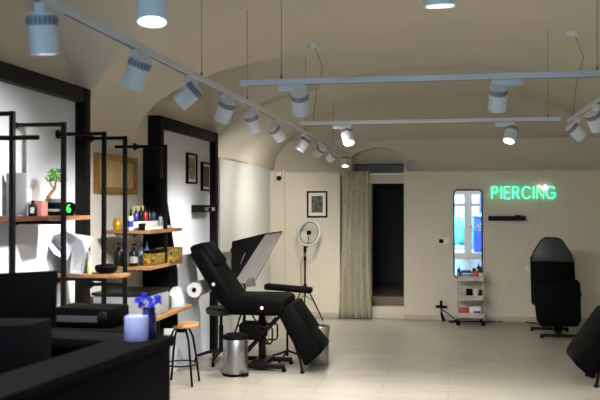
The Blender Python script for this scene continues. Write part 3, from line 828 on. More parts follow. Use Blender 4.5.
# rear black chair facing the viewer
cb = V((ratio(557)*11.35, 11.35, 0))
t = thing('folded_tattoo_chair', cb, 'black treatment chair facing forward against the back wall, headrest wrapped in plastic', 'chair')
def face(pts, Y, th, name, m, bev, parent=t):
    P = [at(u, v, Y) for u, v in pts]
    return MB().prism(P, (0, th, 0)).build(name, m, parent, bevel=bev, angle=50)
face([(530.5, 256), (574.5, 259), (577, 330-22), (532, 305)], 11.42, .12, 'backrest', M['black_leather'], .025)
face([(531, 262), (533, 253), (541, 240), (546, 237), (559, 237.5), (563, 240), (572, 254), (574.5, 262.5)], 11.39, .13, 'headrest', M['wrap'], .02)
face([(533, 283), (536, 280.5), (577, 279.5), (580.5, 283), (581.5, 320), (578, 327), (541, 327), (537, 321)], 11.02, .13, 'leg_rest', M['black_leather'], .028)
MB().box(cb.x-.26, cb.x+.28, 11.14, 11.50, .50, .60, .03).build('seat', M['black_leather'], t)
MB().box(cb.x-.05, cb.x+.05, 11.25, 11.35, .05, .55, .006).build('column', M['black_metal'], t)
f0, f1 = at(540, 331.5, 11.0), at(580, 331.5, 11.0)
bsf = MB().box(f0.x, f1.x, 10.97, 11.03, .025, .06, .008).box(cb.x-.03, cb.x+.03, 11.0, 11.62, .025, .06, .006).box(f0.x-.06, f1.x-.06, 11.58, 11.64, .025, .06, .008)
bsf.build('base_frame', M['black_metal'], t)
for x, yy in ((f0.x+.02, 11.0), (f1.x-.02, 11.0), (f0.x-.04, 11.61), (f1.x-.08, 11.61)):
    MB().cyl((x, yy-.012, .024), (x, yy+.012, .024), .024, n=16).build('caster', M['black_plastic'], t)

# ================================================================== SOFTBOX ON STAND
A_, D_ = at(264, 233.5, 9.45), at(231.5, 283.5, 9.45)
B_, C_ = at(281.5, 231, 10.15), at(252.5, 283, 10.15)
sb = V((ratio(245)*9.85, 9.85, 0))
t = thing('softbox', sb, 'large black softbox with white front, tilted on a stand behind the tattoo chair', 'softbox')
nrm = (B_-A_).cross(D_-A_).normalized()
if nrm.x > 0: nrm = -nrm
cen = (A_+B_+C_+D_)/4
top = cen+nrm*.34+V((0, 0, .05))
e1 = (B_-A_).normalized(); e2 = (D_-A_).normalized()
top = at(235.5, 252, 9.85)
k4 = [at(232, 241.5, 9.62), at(241, 240, 10.0), at(239, 258, 10.0), at(231, 262, 9.62)]
top = (k4[0]+k4[1]+k4[2]+k4[3])/4
b = MB(); f4 = [A_, B_, C_, D_]
va = [b.bm.verts.new(x) for x in f4]; vb = [b.bm.verts.new(x) for x in k4]
vc = []
for x in f4: vc.append(b.bm.verts.new(x-nrm*.02))
for i in range(4):
    j = (i+1) % 4
    b.bm.faces.new((va[i], va[j], vb[j], vb[i])); b.bm.faces.new((va[i], vc[i], vc[j], va[j]))
b.bm.faces.new(vb)
o = b.build('shell', M['softblack'], t, smooth=False)
so = o.modifiers.new('thickness', 'SOLIDIFY'); so.thickness = .006
def lerp(a, b, f): return a+(b-a)*f
ins = [lerp(p, cen, .02)-nrm*.004 for p in f4]
b = MB().prism(ins, -nrm*.012); b.build('diffuser', M['diffuser'], t, smooth=False)
# reflector strap mark on the near side panel
m0 = lerp(lerp(A_, D_, .45), k4[0], .22); m1 = lerp(lerp(A_, D_, .62), k4[3], .22)
b = MB().bar(m0+V((0, -.012, .0)), m1+V((0, -.012, .0)), .02, .006); b.build('strap', M['grey_plastic'], t, smooth=False)
b = MB().cyl(top-nrm*.02, top+nrm*.05, .05, n=20); b.build('lamp_holder', M['black_plastic'], t)
lowc = (C_+D_)/2
b = MB().hull([at(238, 279, 9.85), at(254, 277, 9.85), at(256, 286, 9.9), at(240, 288, 9.85), at(238, 281, 10.0), at(255, 280, 10.0), at(255, 286, 10.0)])
b.build('reflector_flap', M['silver'], t, smooth=False)
jt = at(244, 286, 9.85)
b = MB().cyl((sb.x, sb.y, .28), (sb.x, sb.y, jt.z), .012, n=14); b.build('pole', M['dark_metal'], t)
b = MB().cyl((sb.x, sb.y, jt.z-.02), top-nrm*.0, .010, n=12); b.build('tilt_arm', M['dark_metal'], t)
for a in (0, 112, 248):
    q = V((math.cos(R(a)), math.sin(R(a)), 0))
    MB().tube([sb+V((0, 0, .52)), sb+q*.30+V((0, 0, .012))], .011).tube([sb+V((0, 0, .30)), sb+q*.17+V((0, 0, .235))], .008).build('leg', M['black_metal'], t)

# ================================================================== RING LIGHT
rb = fl(306, 317); rb.y = 12.15; rb.x = ratio(305)*12.15
t = thing('ring_light', rb, 'white ring light on a black tripod in front of the back wall', 'ring light')
rc = at(309.5, 233, 12.15)
N_ = 40; RM = Matrix.Rotation(R(-24), 4, 'Z') @ Matrix.Rotation(R(-14), 4, 'X')
def ringpts(r): return [rc+RM @ V((r*math.cos(2*math.pi*i/N_), 0, r*math.sin(2*math.pi*i/N_))) for i in range(N_)]
b = MB()
r0, r1 = .163, .197
for i in range(N_):
    a0, a1 = 2*math.pi*i/N_, 2*math.pi*(i+1)/N_
    P = [[rc+RM @ V((r*math.cos(a), dy, r*math.sin(a))) for r in (r0, r1) for dy in (-.012, .016)] for a in (a0, a1)]
    v0 = [b.bm.verts.new(x) for x in P[0]]; v1 = [b.bm.verts.new(x) for x in P[1]]
    for q in ((0, 1), (1, 3), (3, 2), (2, 0)):
        b.bm.faces.new((v0[q[0]], v0[q[1]], v1[q[1]], v1[q[0]]))
bmesh.ops.remove_doubles(b.bm, verts=b.bm.verts[:], dist=.0005)
b.build('ring', M['ring_white'], t)
MB().tube([x+RM @ V((0, -.002, 0)) for x in ringpts(.199)], .0055, 6, True).build('outer_rim', M['grey_plastic'], t)
MB().tube([x+RM @ V((0, -.010, 0)) for x in ringpts(.162)], .006, 6, True).build('inner_rim', M['black_plastic'], t)
lowp = rc+RM @ V((0, 0, -.185)); 
b = MB().box(-.032, .032, -.012, .012, -.03, .03, .004, mtx=Matrix.Translation(rc+V((-.01, 0, .005)))).cyl(rc+V((-.01, 0, -.02)), lowp, .006, n=10)
b.build('phone_holder', M['black_plastic'], t)
MB().cyl((rb.x, rb.y, .35), (rb.x, rb.y, .9), .014, n=14).cyl((rb.x, rb.y, .9), (rb.x, rb.y, 1.06), .010, n=14).tube([(rb.x, rb.y, 1.06), lowp+V((0, .02, -.01))], .012).cyl((rb.x, rb.y, .88), (rb.x, rb.y, .94), .02, n=14).cyl((rb.x, rb.y, 1.0), (rb.x, rb.y, 1.10), .022, n=14).build('pole', M['black_metal'], t)
for a in (-20, 100, 215):
    q = V((math.cos(R(a)), math.sin(R(a))*.8, 0))
    MB().tube([rb+V((0, 0, .55)), rb+q*.30+V((0, 0, .01))], .010).tube([rb+V((0, 0, .36)), rb+q*.16+V((0, 0, .28))], .006).build('leg', M['black_metal'], t)
MB().tube([lowp+V((-.03, .03, 0)), (rb.x-.07, rb.y+.02, .8), (rb.x-.06, rb.y+.02, .5), (rb.x-.02, rb.y+.01, .40)], .004, 6).build('cable', M['wire'], t)

# ================================================================== BACK WALL THINGS
yw = YL
def pic_back(u0, u1, v0, v1, label):
    a, b_ = at(u0, v1, yw), at(u1, v0, yw)
    x0, x1, z0, z1_ = a.x, b_.x, a.z, b_.z
    t = thing('framed_picture', ((x0+x1)/2, yw, z0), label, 'picture'); fw = .026; y0 = yw-.025
    MB().box(x0, x0+fw, y0, yw, z0, z1_, .002).box(x1-fw, x1, y0, yw, z0, z1_, .002).box(x0+fw, x1-fw, y0, yw, z0, z0+fw, .002).box(x0+fw, x1-fw, y0, yw, z1_-fw, z1_, .002).build('frame', M['black_wood'], t)
    MB().box(x0+fw, x1-fw, yw-.012, yw, z0+fw, z1_-fw).build('passepartout', M['mat_white'], t, smooth=False)
    MB().box(x0+fw+.045, x1-fw-.045, yw-.014, yw-.011, z0+fw+.05, z1_-fw-.05).build('print', M['print_dark'], t, smooth=False)
pic_back(307, 327.5, 191, 217.5, 'dark-framed picture with white mat on the back wall above the ring light')
# curtain and rod
zr = at(380, 174, YL+.1).z
t = thing('curtain_rod', ((gl+gr)/2, YL+.1, zr), 'white curtain rod across the doorway', 'rod')
MB().cyl((gl, YL+.1, zr), (gr, YL+.1, zr), .014, n=16).build('rod', M['white_lamp'], t)
for x in (gl+.008, gr-.008): MB().cyl((x-.008, YL+.1, zr), (x+.008, YL+.1, zr), .026, n=16).build('rod_bracket', M['white_lamp'], t)
b = MB(); rows = []
for k in range(24):
    f = k/23; z = zr+.045-(zr+.045-.015)*f
    xl = -1.54-.075*f**1.3; xr = -1.165+.045*f
    row = []
    for i in range(121):
        s_ = i/120
        ph = 2*math.pi*5*s_+.5*math.sin(3*f)
        amp = .034+.016*f
        x = xl+(xr-xl)*s_+.008*math.sin(ph*2)
        y_ = YL+.075-.13*min(1, f*3)+amp*math.sin(ph)+.01*math.sin(ph*.37+4*f)-(.0 if f > .3 else 0)
        if f < .34: y_ = YL+.056-.10*(f/.34)+amp*math.sin(ph)*.8
        else: y_ = YL-.044+amp*math.sin(ph)+.01*math.sin(ph*.37+4*f)-.02*f
        row.append(b.bm.verts.new((x, y_, z)))
    rows.append(row)
for r0_, r1_ in zip(rows, rows[1:]):
    for i in range(120): b.bm.faces.new((r0_[i], r0_[i+1], r1_[i+1], r1_[i]))
o = b.build('curtain', M['curtain'], angle=60)
so = o.modifiers.new('thickness', 'SOLIDIFY'); so.thickness = .004
tag(o, 'grey-green patterned curtain gathered at the left of the dark doorway', 'curtain')
# round device on the ledge
sp = at(411, 166.5, YL+.12); sp.z = 2.2
t = thing('round_speaker', sp, 'small round grey speaker on the wall ledge right of the doorway', 'speaker')
MB().cyl(sp+V((0, -.05, .09)), sp+V((0, .04, .09)), .085, .075, n=32).build('body', M['grey_plastic'], t)
MB().cyl(sp+V((0, -.053, .09)), sp+V((0, -.049, .09)), .062, n=28).build('grille', M['lamp_grey'], t)
MB().box(sp.x-.04, sp.x+.04, sp.y-.03, sp.y+.03, 2.2, 2.22).build('foot', M['grey_plastic'], t)
# security camera
p = at(279.5, 176, YL-.05)
t = thing('security_camera', p, 'small white security camera at the top of the corner pilaster', 'camera')
MB().box(p.x-.04, p.x+.04, YL-.09, YL-.045, p.z-.03, p.z+.05, .008).build('housing', M['white_plastic'], t)
MB().sph((p.x, YL-.095, p.z-.035), .038, n=16).build('dome', M['black_plastic'], t)
# thermostat
a, b_ = at(438.5, 244, yw), at(449, 238, yw)
t = thing('thermostat', ((a.x+b_.x)/2, yw, a.z), 'white wall switch with dark display left of the mirror', 'wall switch')
MB().box(a.x, b_.x, yw-.018, yw+.003, a.z, b_.z, .004).build('plate', M['white_plastic'], t)
MB().box(a.x+.006, a.x+.075, yw-.021, yw-.016, a.z+.014, b_.z-.016, .001).build('display', M['black_plastic'], t)
# socket with cord near the rear chair
a = at(527, 269, yw)
t = thing('wall_socket', a, 'white wall socket left of the rear chair', 'socket')
MB().box(a.x-.035, a.x+.035, yw-.012, yw, a.z-.04, a.z+.04, .004).build('plate', M['white_plastic'], t)
MB().cyl((a.x, yw-.03, a.z), (a.x, yw-.01, a.z), .02, n=16).build('plug', M['white_plastic'], t)
mb = MB().tube([at(541, 198, yw-.004), at(538, 222, yw-.004), at(529, 245, yw-.004), at(510, 282, yw-.004), at(503, 300, yw-.004), at(500, 316, yw-.006)], .002, 6)
tag(mb.build('sign_cord', M['skirting']), 'thin pale cord running down the wall from the neon sign', 'cord')
pts = [fl(449, 323.0)+V((0, 0, .008)), fl(470, 321.9)+V((0, 0, .008)), fl(490, 322.3)+V((0, 0, .008)), fl(515, 321.6)+V((0, 0, .008)), fl(533, 323.2)+V((0, 0, .008)), fl(541, 325.5)+V((0, 0, .008))]
tag(MB().tube(pts, .007, 8).build('floor_cable', M['black_plastic']), 'black cable lying on the floor along the back wall', 'cable')

# mirror
xa, xb = at(454, 250, yw).x, at(482, 250, yw).x
za, zb = .64, at(468, 190, yw).z
t = thing('tall_mirror', ((xa+xb)/2, yw, za), 'tall narrow mirror with thin black rounded frame reflecting the street door', 'mirror')
def rrect(x0, x1, z0, z1_, r, y_):
    out = []
    for cx, cz, a0 in ((x1-r, z1_-r, 0), (x0+r, z1_-r, 90), (x0+r, z0+r, 180), (x1-r, z0+r, 270)):
        for i in range(6): a = R(a0+18*i); out.append(V((cx+r*math.cos(a), y_, cz+r*math.sin(a))))
    return out
MB().tube(rrect(xa, xb, za, zb, .05, yw-.012), .010, 8, True).build('frame', M['black_metal'], t)
MB().prism(rrect(xa, xb, za, zb, .05, yw-.008), (0, .007, 0)).build('glass', M['mirror'], t, smooth=False)

# black floating shelf under the sign
a, b_ = at(488, 220.5, yw), at(525, 216, yw)
tag(MB().box(a.x, b_.x, yw-.10, yw, a.z, b_.z, .004).build('floating_shelf', M['black_wood']), 'thin black floating shelf on the wall under the neon sign', 'shelf')
c_ = at(518, 216, yw-.07)
tag(MB().box(c_.x-.04, c_.x+.04, yw-.08, yw-.04, b_.z, b_.z+.018, .003).build('small_box', M['dark_metal']), 'small dark grey box on the black floating shelf', 'box')

# neon sign
sg0, sg1 = at(492, 198.6, yw-.04), at(555, 186.5, yw-.04)
ns = thing('neon_sign', ((sg0.x+sg1.x)/2, yw, sg0.z), 'green neon sign reading PIERCING on the back wall', 'neon sign')
H = sg1.z-sg0.z
GL = {
    'P': (.55, [[(0, 0), (0, 1), (.28, 1), (.45, .93), (.5, .76), (.45, .58), (.28, .5), (0, .5)]]),
    'I': (.08, [[(.04, 0), (.04, 1)]]),
    'E': (.5, [[(.5, 1), (0, 1), (0, 0), (.5, 0)], [(0, .52), (.42, .52)]]),
    'R': (.58, [[(0, 0), (0, 1), (.28, 1), (.45, .93), (.5, .76), (.45, .58), (.28, .5), (0, .5)], [(.26, .5), (.54, 0)]]),
    'C': (.72, [[(.72+0, .8), (.6, .93), (.42, 1), (.2, .93), (.05, .75), (0, .5), (.05, .25), (.2, .07), (.42, 0), (.6, .07), (.72, .2)]]),
    'N': (.6, [[(0, 0), (0, 1), (.6, 0), (.6, 1)]]),
    'G': (.74, [[(.72, .8), (.6, .93), (.42, 1), (.2, .93), (.05, .75), (0, .5), (.05, .25), (.2, .07), (.42, 0), (.6, .07), (.74, .2), (.74, .46), (.46, .46)]]),
}
word = 'PIERCING'; gap = .24
tot = sum(GL[c][0] for c in word)+gap*(len(word)-1)
sx = (sg1.x-sg0.x)/tot; x = sg0.x
letters = []
for c in word:
    w, st = GL[c]
    b = MB()
    for s_ in st:
        b.tube([(x+px*sx, yw-.035, sg0.z+pz*H) for px, pz in s_], .0062, 8)
    b.build('letter', M['neon'], ns)
    b2 = MB()
    for px, pz in (st[0][0], st[0][-1]):
        b2.cyl((x+px*sx, yw-.03, sg0.z+pz*H), (x+px*sx, yw, sg0.z+pz*H), .004, n=8)
    b2.build('standoff', M['black_metal'], ns)
    x += (w+gap)*sx
bp_ = at(543, 188, yw-.05)
b = MB()
b.tube([bp_+V((-.085, 0, .035)), bp_+V((-.05, 0, .03)), bp_+V((-.02, 0, .0)), bp_+V((.02, 0, -.02)), bp_+V((.06, 0, .01)), bp_+V((.08, 0, .03))], [.006, .016, .018, .024, .016, .006], 10)
b.tube([bp_+V((.0, 0, 0)), bp_+V((.02, 0, .035)), bp_+V((.05, 0, .045))], [.018, .014, .006], 8)
b.build('white_motif', M['neon_white'], ns)['label'] = 'small white lit wing-shaped motif over the letter N'

# ================================================================== TROLLEY
tb = V(((at(457, 300, 12.05).x+at(484, 300, 12.05).x)/2, 12.1, 0))
tx0, tx1 = at(457.5, 300, 11.97).x, at(484, 300, 11.97).x
ty0, ty1 = 11.97, 12.30
t = thing('trolley', tb, 'grey three-tier trolley in front of the tall mirror', 'trolley')
tiers = [at(470, 276.5, ty0).z, at(470, 295.5, ty0).z, at(470, 313, ty0).z]
for zt in tiers:
    b = MB().box(tx0, tx1, ty0, ty1, zt-.03, zt-.025)
    for (xx0, xx1, yy0, yy1) in ((tx0, tx1, ty0, ty0+.006), (tx0, tx1, ty1-.006, ty1), (tx0, tx0+.006, ty0, ty1), (tx1-.006, tx1, ty0, ty1)):
        b.box(xx0, xx1, yy0, yy1, zt-.065, zt)
    b.build('tray', M['tray_grey'], t, smooth=False)
for x in (tx0+.01, tx1-.01):
    for yy in (ty0+.01, ty1-.01):
        po = MB().box(x-.009, x+.009, yy-.009, yy+.009, .07, tiers[0]+.03, .002).build('post', M['grey_plastic'], t)
        MB().cyl((x, yy-.011, .032), (x, yy+.011, .032), .032, n=16).cyl((x, yy, .05), (x, yy, .075), .010, n=10).build('caster', M['black_plastic'], t)
tf = [z-.025 for z in tiers]
# things on the trolley
def X12(u, Y=12.1): return ratio(u)*Y
bottle(480.5, 12.08, tf[0], .026, .17, 'ink_black', 'ink_black', 'black bottle at the right end of the top trolley tray', 'cream_label', x=X12(480.3))
tag(MB().box(X12(462), X12(472), 12.05, 12.2, tf[0], tf[0]+.055, .006).build('packet', M['clear_blue']), 'pale blue packet lying on the top trolley tray', 'packet')
tag(MB().box(X12(473.5), X12(477.5), 12.05, 12.15, tf[0], tf[0]+.085, .008).build('small_box', M['red']), 'small dark red box beside the black bottle on the trolley', 'box')
bottle(459.5, 12.1, tf[0], .016, .11, 'ink_navy', 'ink_black', 'small dark bottle at the left end of the top trolley tray', None, x=X12(459.8))
tag(MB().box(X12(466), X12(472.5), 12.04, 12.16, tf[1], tf[1]+.105, .006).build('small_box', M['black_plastic']), 'black box on the middle trolley tray', 'box')
p = V((X12(475.5), 12.07, tf[1]))
tag(MB().lathe([(0, 0), (.028, 0), (.034, .115), (.031, .115), (.026, .006), (0, .006)], p, 20).build('cup', M['white_plastic']), 'white cup on the middle trolley tray', 'cup')
bottle(480.3, 12.09, tf[1], .022, .15, 'ink_black', 'gold_pot', 'dark bottle with yellow cap on the middle trolley tray', None, x=X12(480.3))
tag(MB().box(X12(457.9), X12(468), 12.02, 12.14, tf[2], tf[2]+.085, .02).build('pouch', M['red']), 'red pouch on the bottom trolley tray', 'pouch')
t2 = thing('packet', (X12(475), 12.1, tf[2]), 'white printed packet on the bottom trolley tray', 'packet')
MB().box(X12(469), X12(480.5), 12.04, 12.16, tf[2], tf[2]+.11, .01).build('pack', M['paper'], t2)
MB().box(X12(473), X12(480), 12.035, 12.041, tf[2]+.02, tf[2]+.045).build('printed_band', M['dark_metal'], t2, smooth=False)
mb = MB()
rnd = random.Random(5); lastp = V((X12(484.8), 12.12, .18))
for k in range(9):
    a = k/8*math.pi*2
    pass
mb.tube([(X12(485.3)+.06*math.cos(a*.7)+.03, 12.1+.03*math.sin(a*.7), .27+.06*math.sin(a*.7)) for a in range(0, 18)], .004, 6)
mb.tube([(X12(485.3)+.03, 12.1, .25), (X12(486), 12.12, .12), (X12(486), 12.13, .006)], .004, 6)
tag(mb.build('coiled_cord', M['grey_plastic']), 'grey coiled cord hanging at the right side of the trolley', 'cord')

# black wheeled foot pedal stand
fb = fl(442.5, 321); 
t = thing('foot_pedal_stand', fb, 'small black wheeled stand with cross handle beside the trolley', 'stand')
Yp = fb.y
MB().cyl(at(441, 308, Yp), at(441, 300.5, Yp), .018, n=14).tube([at(435.5, 306.2, Yp), at(447, 307, Yp)], .018, 10).build('cross_handle', M['black_plastic'], t)
MB().hull([at(440, 313, Yp-.03), at(442, 312, Yp-.03), at(445.5, 321, Yp-.03), at(442, 321.5, Yp-.03), at(440, 313, Yp+.03), at(442, 312, Yp+.03), at(445.5, 321, Yp+.03), at(442, 321.5, Yp+.03)]).build('pedal', M['black_plastic'], t)
MB().tube([at(441, 307, Yp), at(441.5, 314, Yp)], .009, 8).build('stem', M['black_metal'], t)
MB().tube([at(441.5, 309.5, Yp), at(448, 313.5, Yp), at(454.5, 319, Yp), at(455.5, 321, Yp)], .008, 8).build('brace', M['black_metal'], t)
MB().tube([at(448, 321.3, Yp-.02), at(458, 320.8, Yp-.02)], .012, 8).build('foot_bar', M['black_metal'], t)

# ================================================================== BINS AND STOOLS
def pedal_bin(x, y_, r, h, label, m='steel'):
    t = thing('pedal_bin', (x, y_, 0), label, 'bin')
    MB().lathe([(r*.97, .02), (r, .03), (r, h-.045), (r*.985, h-.042)], (x, y_, 0), 40).build('body', M[m], t)
    MB().lathe([(0, 0), (r*1.02, 0), (r*1.03, .008), (r*1.02, .024), (0, .024)], (x, y_, 0), 40).build('base_ring', M['black_plastic'], t)
    MB().lathe([(r*.99, h-.055), (r*1.015, h-.05), (r*1.015, h-.035), (r*.99, h-.03)], (x, y_, 0), 40).build('rim', M['black_plastic'], t)
    MB().lathe([(r*.99, h-.034), (r*.98, h-.018), (r*.7, h-.002), (0, h+.004)], (x, y_, 0), 40).build('lid', M['black_plastic'], t)
    a = R(-35)
    q = V((math.cos(a), math.sin(a), 0)); c = V((x, y_, 0))
    MB().box(r*.9, r+.05, -.03, .03, .012, .022, .003, mtx=Matrix.Translation(c) @ Matrix.Rotation(a, 4, 'Z')).build('pedal', M['black_plastic'], t)
    return t
pb = fl(235.5, 374.5)
pedal_bin(pb.x, pb.y, .125, .415, 'brushed steel pedal bin on the floor in front of the tattoo chair')
wb = fl(319, 364); r = .105
t = thing('waste_basket', (wb.x, wb.y, 0), 'shiny round waste bin with crumpled liner, half behind the tattoo chair leg rest', 'bin')
MB().lathe([(0, 0), (r*.95, 0), (r, .01), (r, .33), (r*.96, .34), (r*.94, .02), (0, .02)], (wb.x, wb.y, 0), 32).build('body', M['steel'], t)
b = MB().lathe([(r*1.02, .29), (r*1.06, .33), (r*1.07, .39), (r*1.02, .415), (r*.9, .41), (r*.88, .34)], (wb.x, wb.y, 0), 32)
for v in b.bm.verts: v.co += V((random.uniform(-.006, .006), random.uniform(-.006, .006), random.uniform(-.006, .006)))
b.build('bin_liner', M['crumple'], t)

sx_, sy_ = -2.485, 7.58
t = thing('stool', (sx_, sy_, 0), 'round wooden-topped stool with thin black metal legs beside the counter', 'stool')
MB().lathe([(0, .55), (.155, .55), (.168, .556), (.17, .57), (.163, .582), (0, .584)], (sx_, sy_, 0), 40).build('seat', M['stool_wood'], t)
for a in (48, 138, 228, 318):
    q = V((math.cos(R(a)), math.sin(R(a)), 0)); c = V((sx_, sy_, 0))
    MB().tube([c+q*.03+V((0, 0, .54)), c+q*.085+V((0, 0, .52)), c+q*.125+V((0, 0, .44)), c+q*.16+V((0, 0, .25)), c+q*.195+V((0, 0, .012))], .0105, 10).build('leg', M['black_metal'], t)
ring = [(sx_+.157*math.cos(2*math.pi*i/32), sy_+.157*math.sin(2*math.pi*i/32), .20) for i in range(32)]
MB().tube(ring, .007, 8, True).build('foot_ring', M['black_metal'], t)
MB().cyl((sx_, sy_, .50), (sx_, sy_, .551), .05, n=20).build('seat_mount', M['black_metal'], t)

# rolling stool wrapped in plastic between the panel and the chair
rs = V((ratio(214)*8.75, 8.80, 0)); sc2 = at(224, 310, 8.72)
rs = V((sc2.x-.03, 8.72, 0))
t = thing('rolling_stool', rs, 'black rolling stool with plastic-wrapped seat behind the steel pedal bin', 'stool')
MB().lathe([(0, .52), (.14, .52), (.165, .54), (.17, .575), (.15, .60), (0, .605)], rs, 32).build('seat', M['wrap'], t)
MB().cyl(rs+V((0, 0, .12)), rs+V((0, 0, .40)), .024, n=16).cyl(rs+V((0, 0, .38)), rs+V((0, 0, .53)), .015, n=14).build('column', M['black_metal'], t)
for k in range(5):
    a = R(195+72*k); q = V((math.cos(a), math.sin(a), 0))
    lg = MB().tube([rs+V((0, 0, .13)), rs+q*.14+V((0, 0, .115)), rs+q*.27+V((0, 0, .075))], [.02, .017, .014], 10).build('leg', M['black_metal'], t)
    MB().cyl(rs+q*.27+V((-.01, 0, .03)), rs+q*.27+V((.012, 0, .03)), .03, n=16).cyl(rs+q*.27+V((0, 0, .04)), rs+q*.27+V((0, 0, .075)), .008, n=8).build('caster', M['black_plastic'], lg)

# ================================================================== COUNTER
dn = V((.109, 1.0, 0)).normalized()         # direction of the front, nearly along the room
ca = V((-1.13, 3.375, 0))
CT = 1.15
sd_ = V((-dn.y, dn.x, 0))                   # to the left
def cpt(a, b, z): return ca-dn*a+sd_*b+V((0, 0, z))   # a towards the viewer, b to the left
Lc = 2.3
t = thing('reception_counter', cpt(Lc/2, .4, 0), 'dark charcoal reception counter with raised ledge in the near left corner', 'counter')
def cbox(a0, a1, b0, b1, z0, z1, bev=.004):
    mtx = Matrix((( -dn.x, sd_.x, 0, ca.x), (-dn.y, sd_.y, 0, ca.y), (0, 0, 1, 0), (0, 0, 0, 1)))
    return MB().box(a0, a1, b0, b1, z0, z1, bev, mtx=mtx)
cbox(0, Lc, 0, .21, CT-.04, CT).build('ledge', M['counter'], t)
cbox(0, .20, .212, 1.35, CT-.04, CT).build('return_ledge', M['counter'], t)
cbox(.015, Lc, .02, .06, .08, CT-.042).build('front_panel', M['counter'], t)
cbox(.012, Lc, .012, .019, .80, .805, 0).build('panel_seam', M['slot'], t)
cbox(.015, .055, .062, 1.35, .08, CT-.042).build('end_panel', M['counter'], t)
cbox(.03, Lc, .04, .9, 0, .078).build('plinth', M['black_plastic'], t)
cbox(.058, Lc, .21, .95, .80, .83).build('worktop', M['counter_dark'], t)
cbox(.06, Lc, .062, .20, .83, CT-.042).build('riser', M['counter_dark'], t)

# candle and blue flower vase on the ledge
cc = fl(136.5, 340, CT); 
k = CAMZ-CT
t = thing('candle', cc, 'white pillar candle on the end of the dark counter', 'candle')
MB().lathe([(0, 0), (.046, 0), (.048, .004), (.048, .094), (.044, .10), (.036, .095), (.02, .088), (0, .086)], cc, 32).build('wax', M['wax'], t)
MB().tube([cc+V((0, 0, .084)), cc+V((.001, 0, .102))], .0015, 6).build('wick', M['ink_black'], t)
vc_ = cc+dn*.125+V((.0, 0, 0))-sd_*.0
vc_ = V((ratio(149)*3.285, 3.285, CT))
t = thing('flower_vase', vc_, 'dark blue vase with spiky bright blue flowers behind the candle', 'vase')
MB().lathe([(0, 0), (.026, 0), (.03, .005), (.031, .08), (.026, .115), (.028, .125), (.024, .125), (.022, .11), (0, .1)], vc_, 24).build('vase', M['blue_glass'], t)
rnd = random.Random(11)
for k in range(9):
    a = 2*math.pi*k/9+.3; l = rnd.uniform(.03, .055)
    tip = vc_+V((math.cos(a)*l, math.sin(a)*l*.6, rnd.uniform(.135, .17)))
    b = MB().tube([vc_+V((0, 0, .11)), lerp(vc_+V((0, 0, .12)), tip, .6), tip], .002, 5)
    st_ = b.build('stem', M['blue_glass'], t)
    b = MB()
    for j in range(12):
        d = V((rnd.gauss(0, 1), rnd.gauss(0, 1), rnd.gauss(.5, 1))).normalized()*.02
        b.tube([tip, tip+d*.6, tip+d], [.004, .005, .001], 5)
    b.build('flower', M['blue_petal'], st_)

# monitor seen from behind, with lower dark box
mn = thing('monitor', (at(30, 330, 3.3).x, 3.28, CT), 'black screen standing on the counter return at the left photo edge', 'monitor')
P = [at(-30, 275, 3.27), at(56, 270.5, 3.30), at(54, 328, 3.30), at(-30, 332, 3.27)]
MB().prism(P, (.0, .025, 0)).build('screen', M['black_plastic'], mn, bevel=.005)
mx_ = P[1].x-.16
MB().box(mx_-.03, mx_+.03, 3.315, 3.335, CT+.01, 1.32, .004).build('stand_neck', M['black_plastic'], mn)
MB().box(mx_-.10, mx_+.10, 3.20, 3.36, CT, CT+.012, .004).build('stand_base', M['black_plastic'], mn)
X1_ = ratio(52.5)*3.15
zt0 = at(53, 325.5, 2.95).z
b = MB().prism([V((X1_-.55, 2.95, .83)), V((X1_, 2.95, .83)), V((X1_, 2.95, zt0)), V((X1_-.55, 2.95, zt0-.015))], (0, .2, 0))
tag(b.build('counter_box', M['counter'], bevel=.006), 'dark flat-topped box inside the counter, in front of the black screen', 'box')

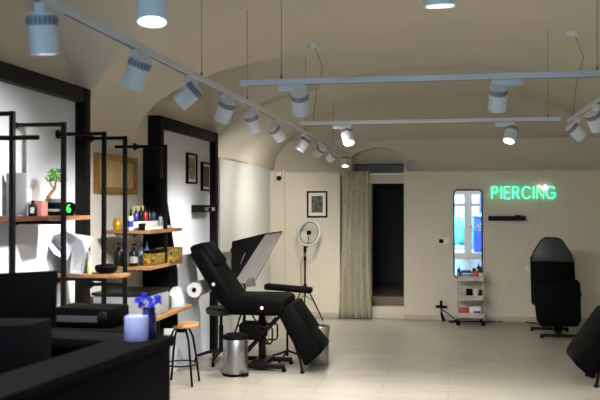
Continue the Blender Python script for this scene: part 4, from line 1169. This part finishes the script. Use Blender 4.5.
# black printer on a low cabinet behind the counter
pr0, pr1 = at(54, 327, 3.95), at(114, 308.5, 3.95)
cab = thing('low_cabinet', ((pr0.x+pr1.x)/2, 4.12, 0), 'black low cabinet behind the counter, under the printer', 'cabinet')
ctop = pr0.z
MB().box(pr0.x-.1, pr1.x+.05, 3.9, 4.3, .05, ctop-.02).build('body', M['black_wood'], cab, bevel=.004)
MB().box(pr0.x-.12, pr1.x+.06, 3.88, 4.32, ctop-.02, ctop).build('top', M['counter'], cab, bevel=.003)
MB().box(pr0.x-.08, pr1.x+.03, 3.92, 4.28, 0, .05).build('plinth', M['black_plastic'], cab)
t = thing('printer', ((pr0.x+pr1.x)/2, 4.1, ctop), 'black low printer behind the counter, in front of the pipe shelving', 'printer')
MB().box(pr0.x, pr1.x, 3.95, 4.16, ctop, pr1.z, .012).build('body', M['black_plastic'], t)
MB().box(pr0.x+.02, pr1.x-.09, 3.942, 3.951, ctop+.03, ctop+.06).build('paper_slot', M['slot'], t)
MB().sph((pr1.x-.06, 3.955, ctop+.06), .03, (1, .35, 1), 14).build('control_dial', M['dark_metal'], t)

# ================================================================== LIGHT, WORLD, CAMERA
w = bpy.data.worlds.new('sky'); sc.world = w; w.use_nodes = True
bg = w.node_tree.nodes['Background']
bg.inputs['Color'].default_value = (.58, .79, 1.0, 1); bg.inputs['Strength'].default_value = 24
L = bpy.data.lights.new('window_portal', 'AREA'); L.shape = 'RECTANGLE'; L.size = 4.5; L.size_y = 2.6; L.cycles.is_portal = True
lo = bpy.data.objects.new('window_portal', L); COL.objects.link(lo); lo.location = (0, YF-.3, 1.35); lo.rotation_euler = (R(90), 0, 0)

cam = bpy.data.cameras.new('camera'); cam.lens = 50; cam.sensor_width = 36; cam.clip_start = .05
cam.dof.use_dof = True; cam.dof.focus_distance = 8.6; cam.dof.aperture_fstop = 3.0
co = bpy.data.objects.new('camera', cam); COL.objects.link(co)
co.location = (0, 0, CAMZ); co.rotation_euler = (R(90)+math.atan(5/F), 0, YAW)
sc.camera = co
sc.view_settings.view_transform = 'Standard'; sc.view_settings.look = 'None'
sc.view_settings.gamma = 1; sc.view_settings.use_curve_mapping = False
sc.view_settings.exposure = 0.2
sc.cycles.use_denoising = True
sc.cycles.max_bounces = 8
sc.cycles.sample_clamp_indirect = 4
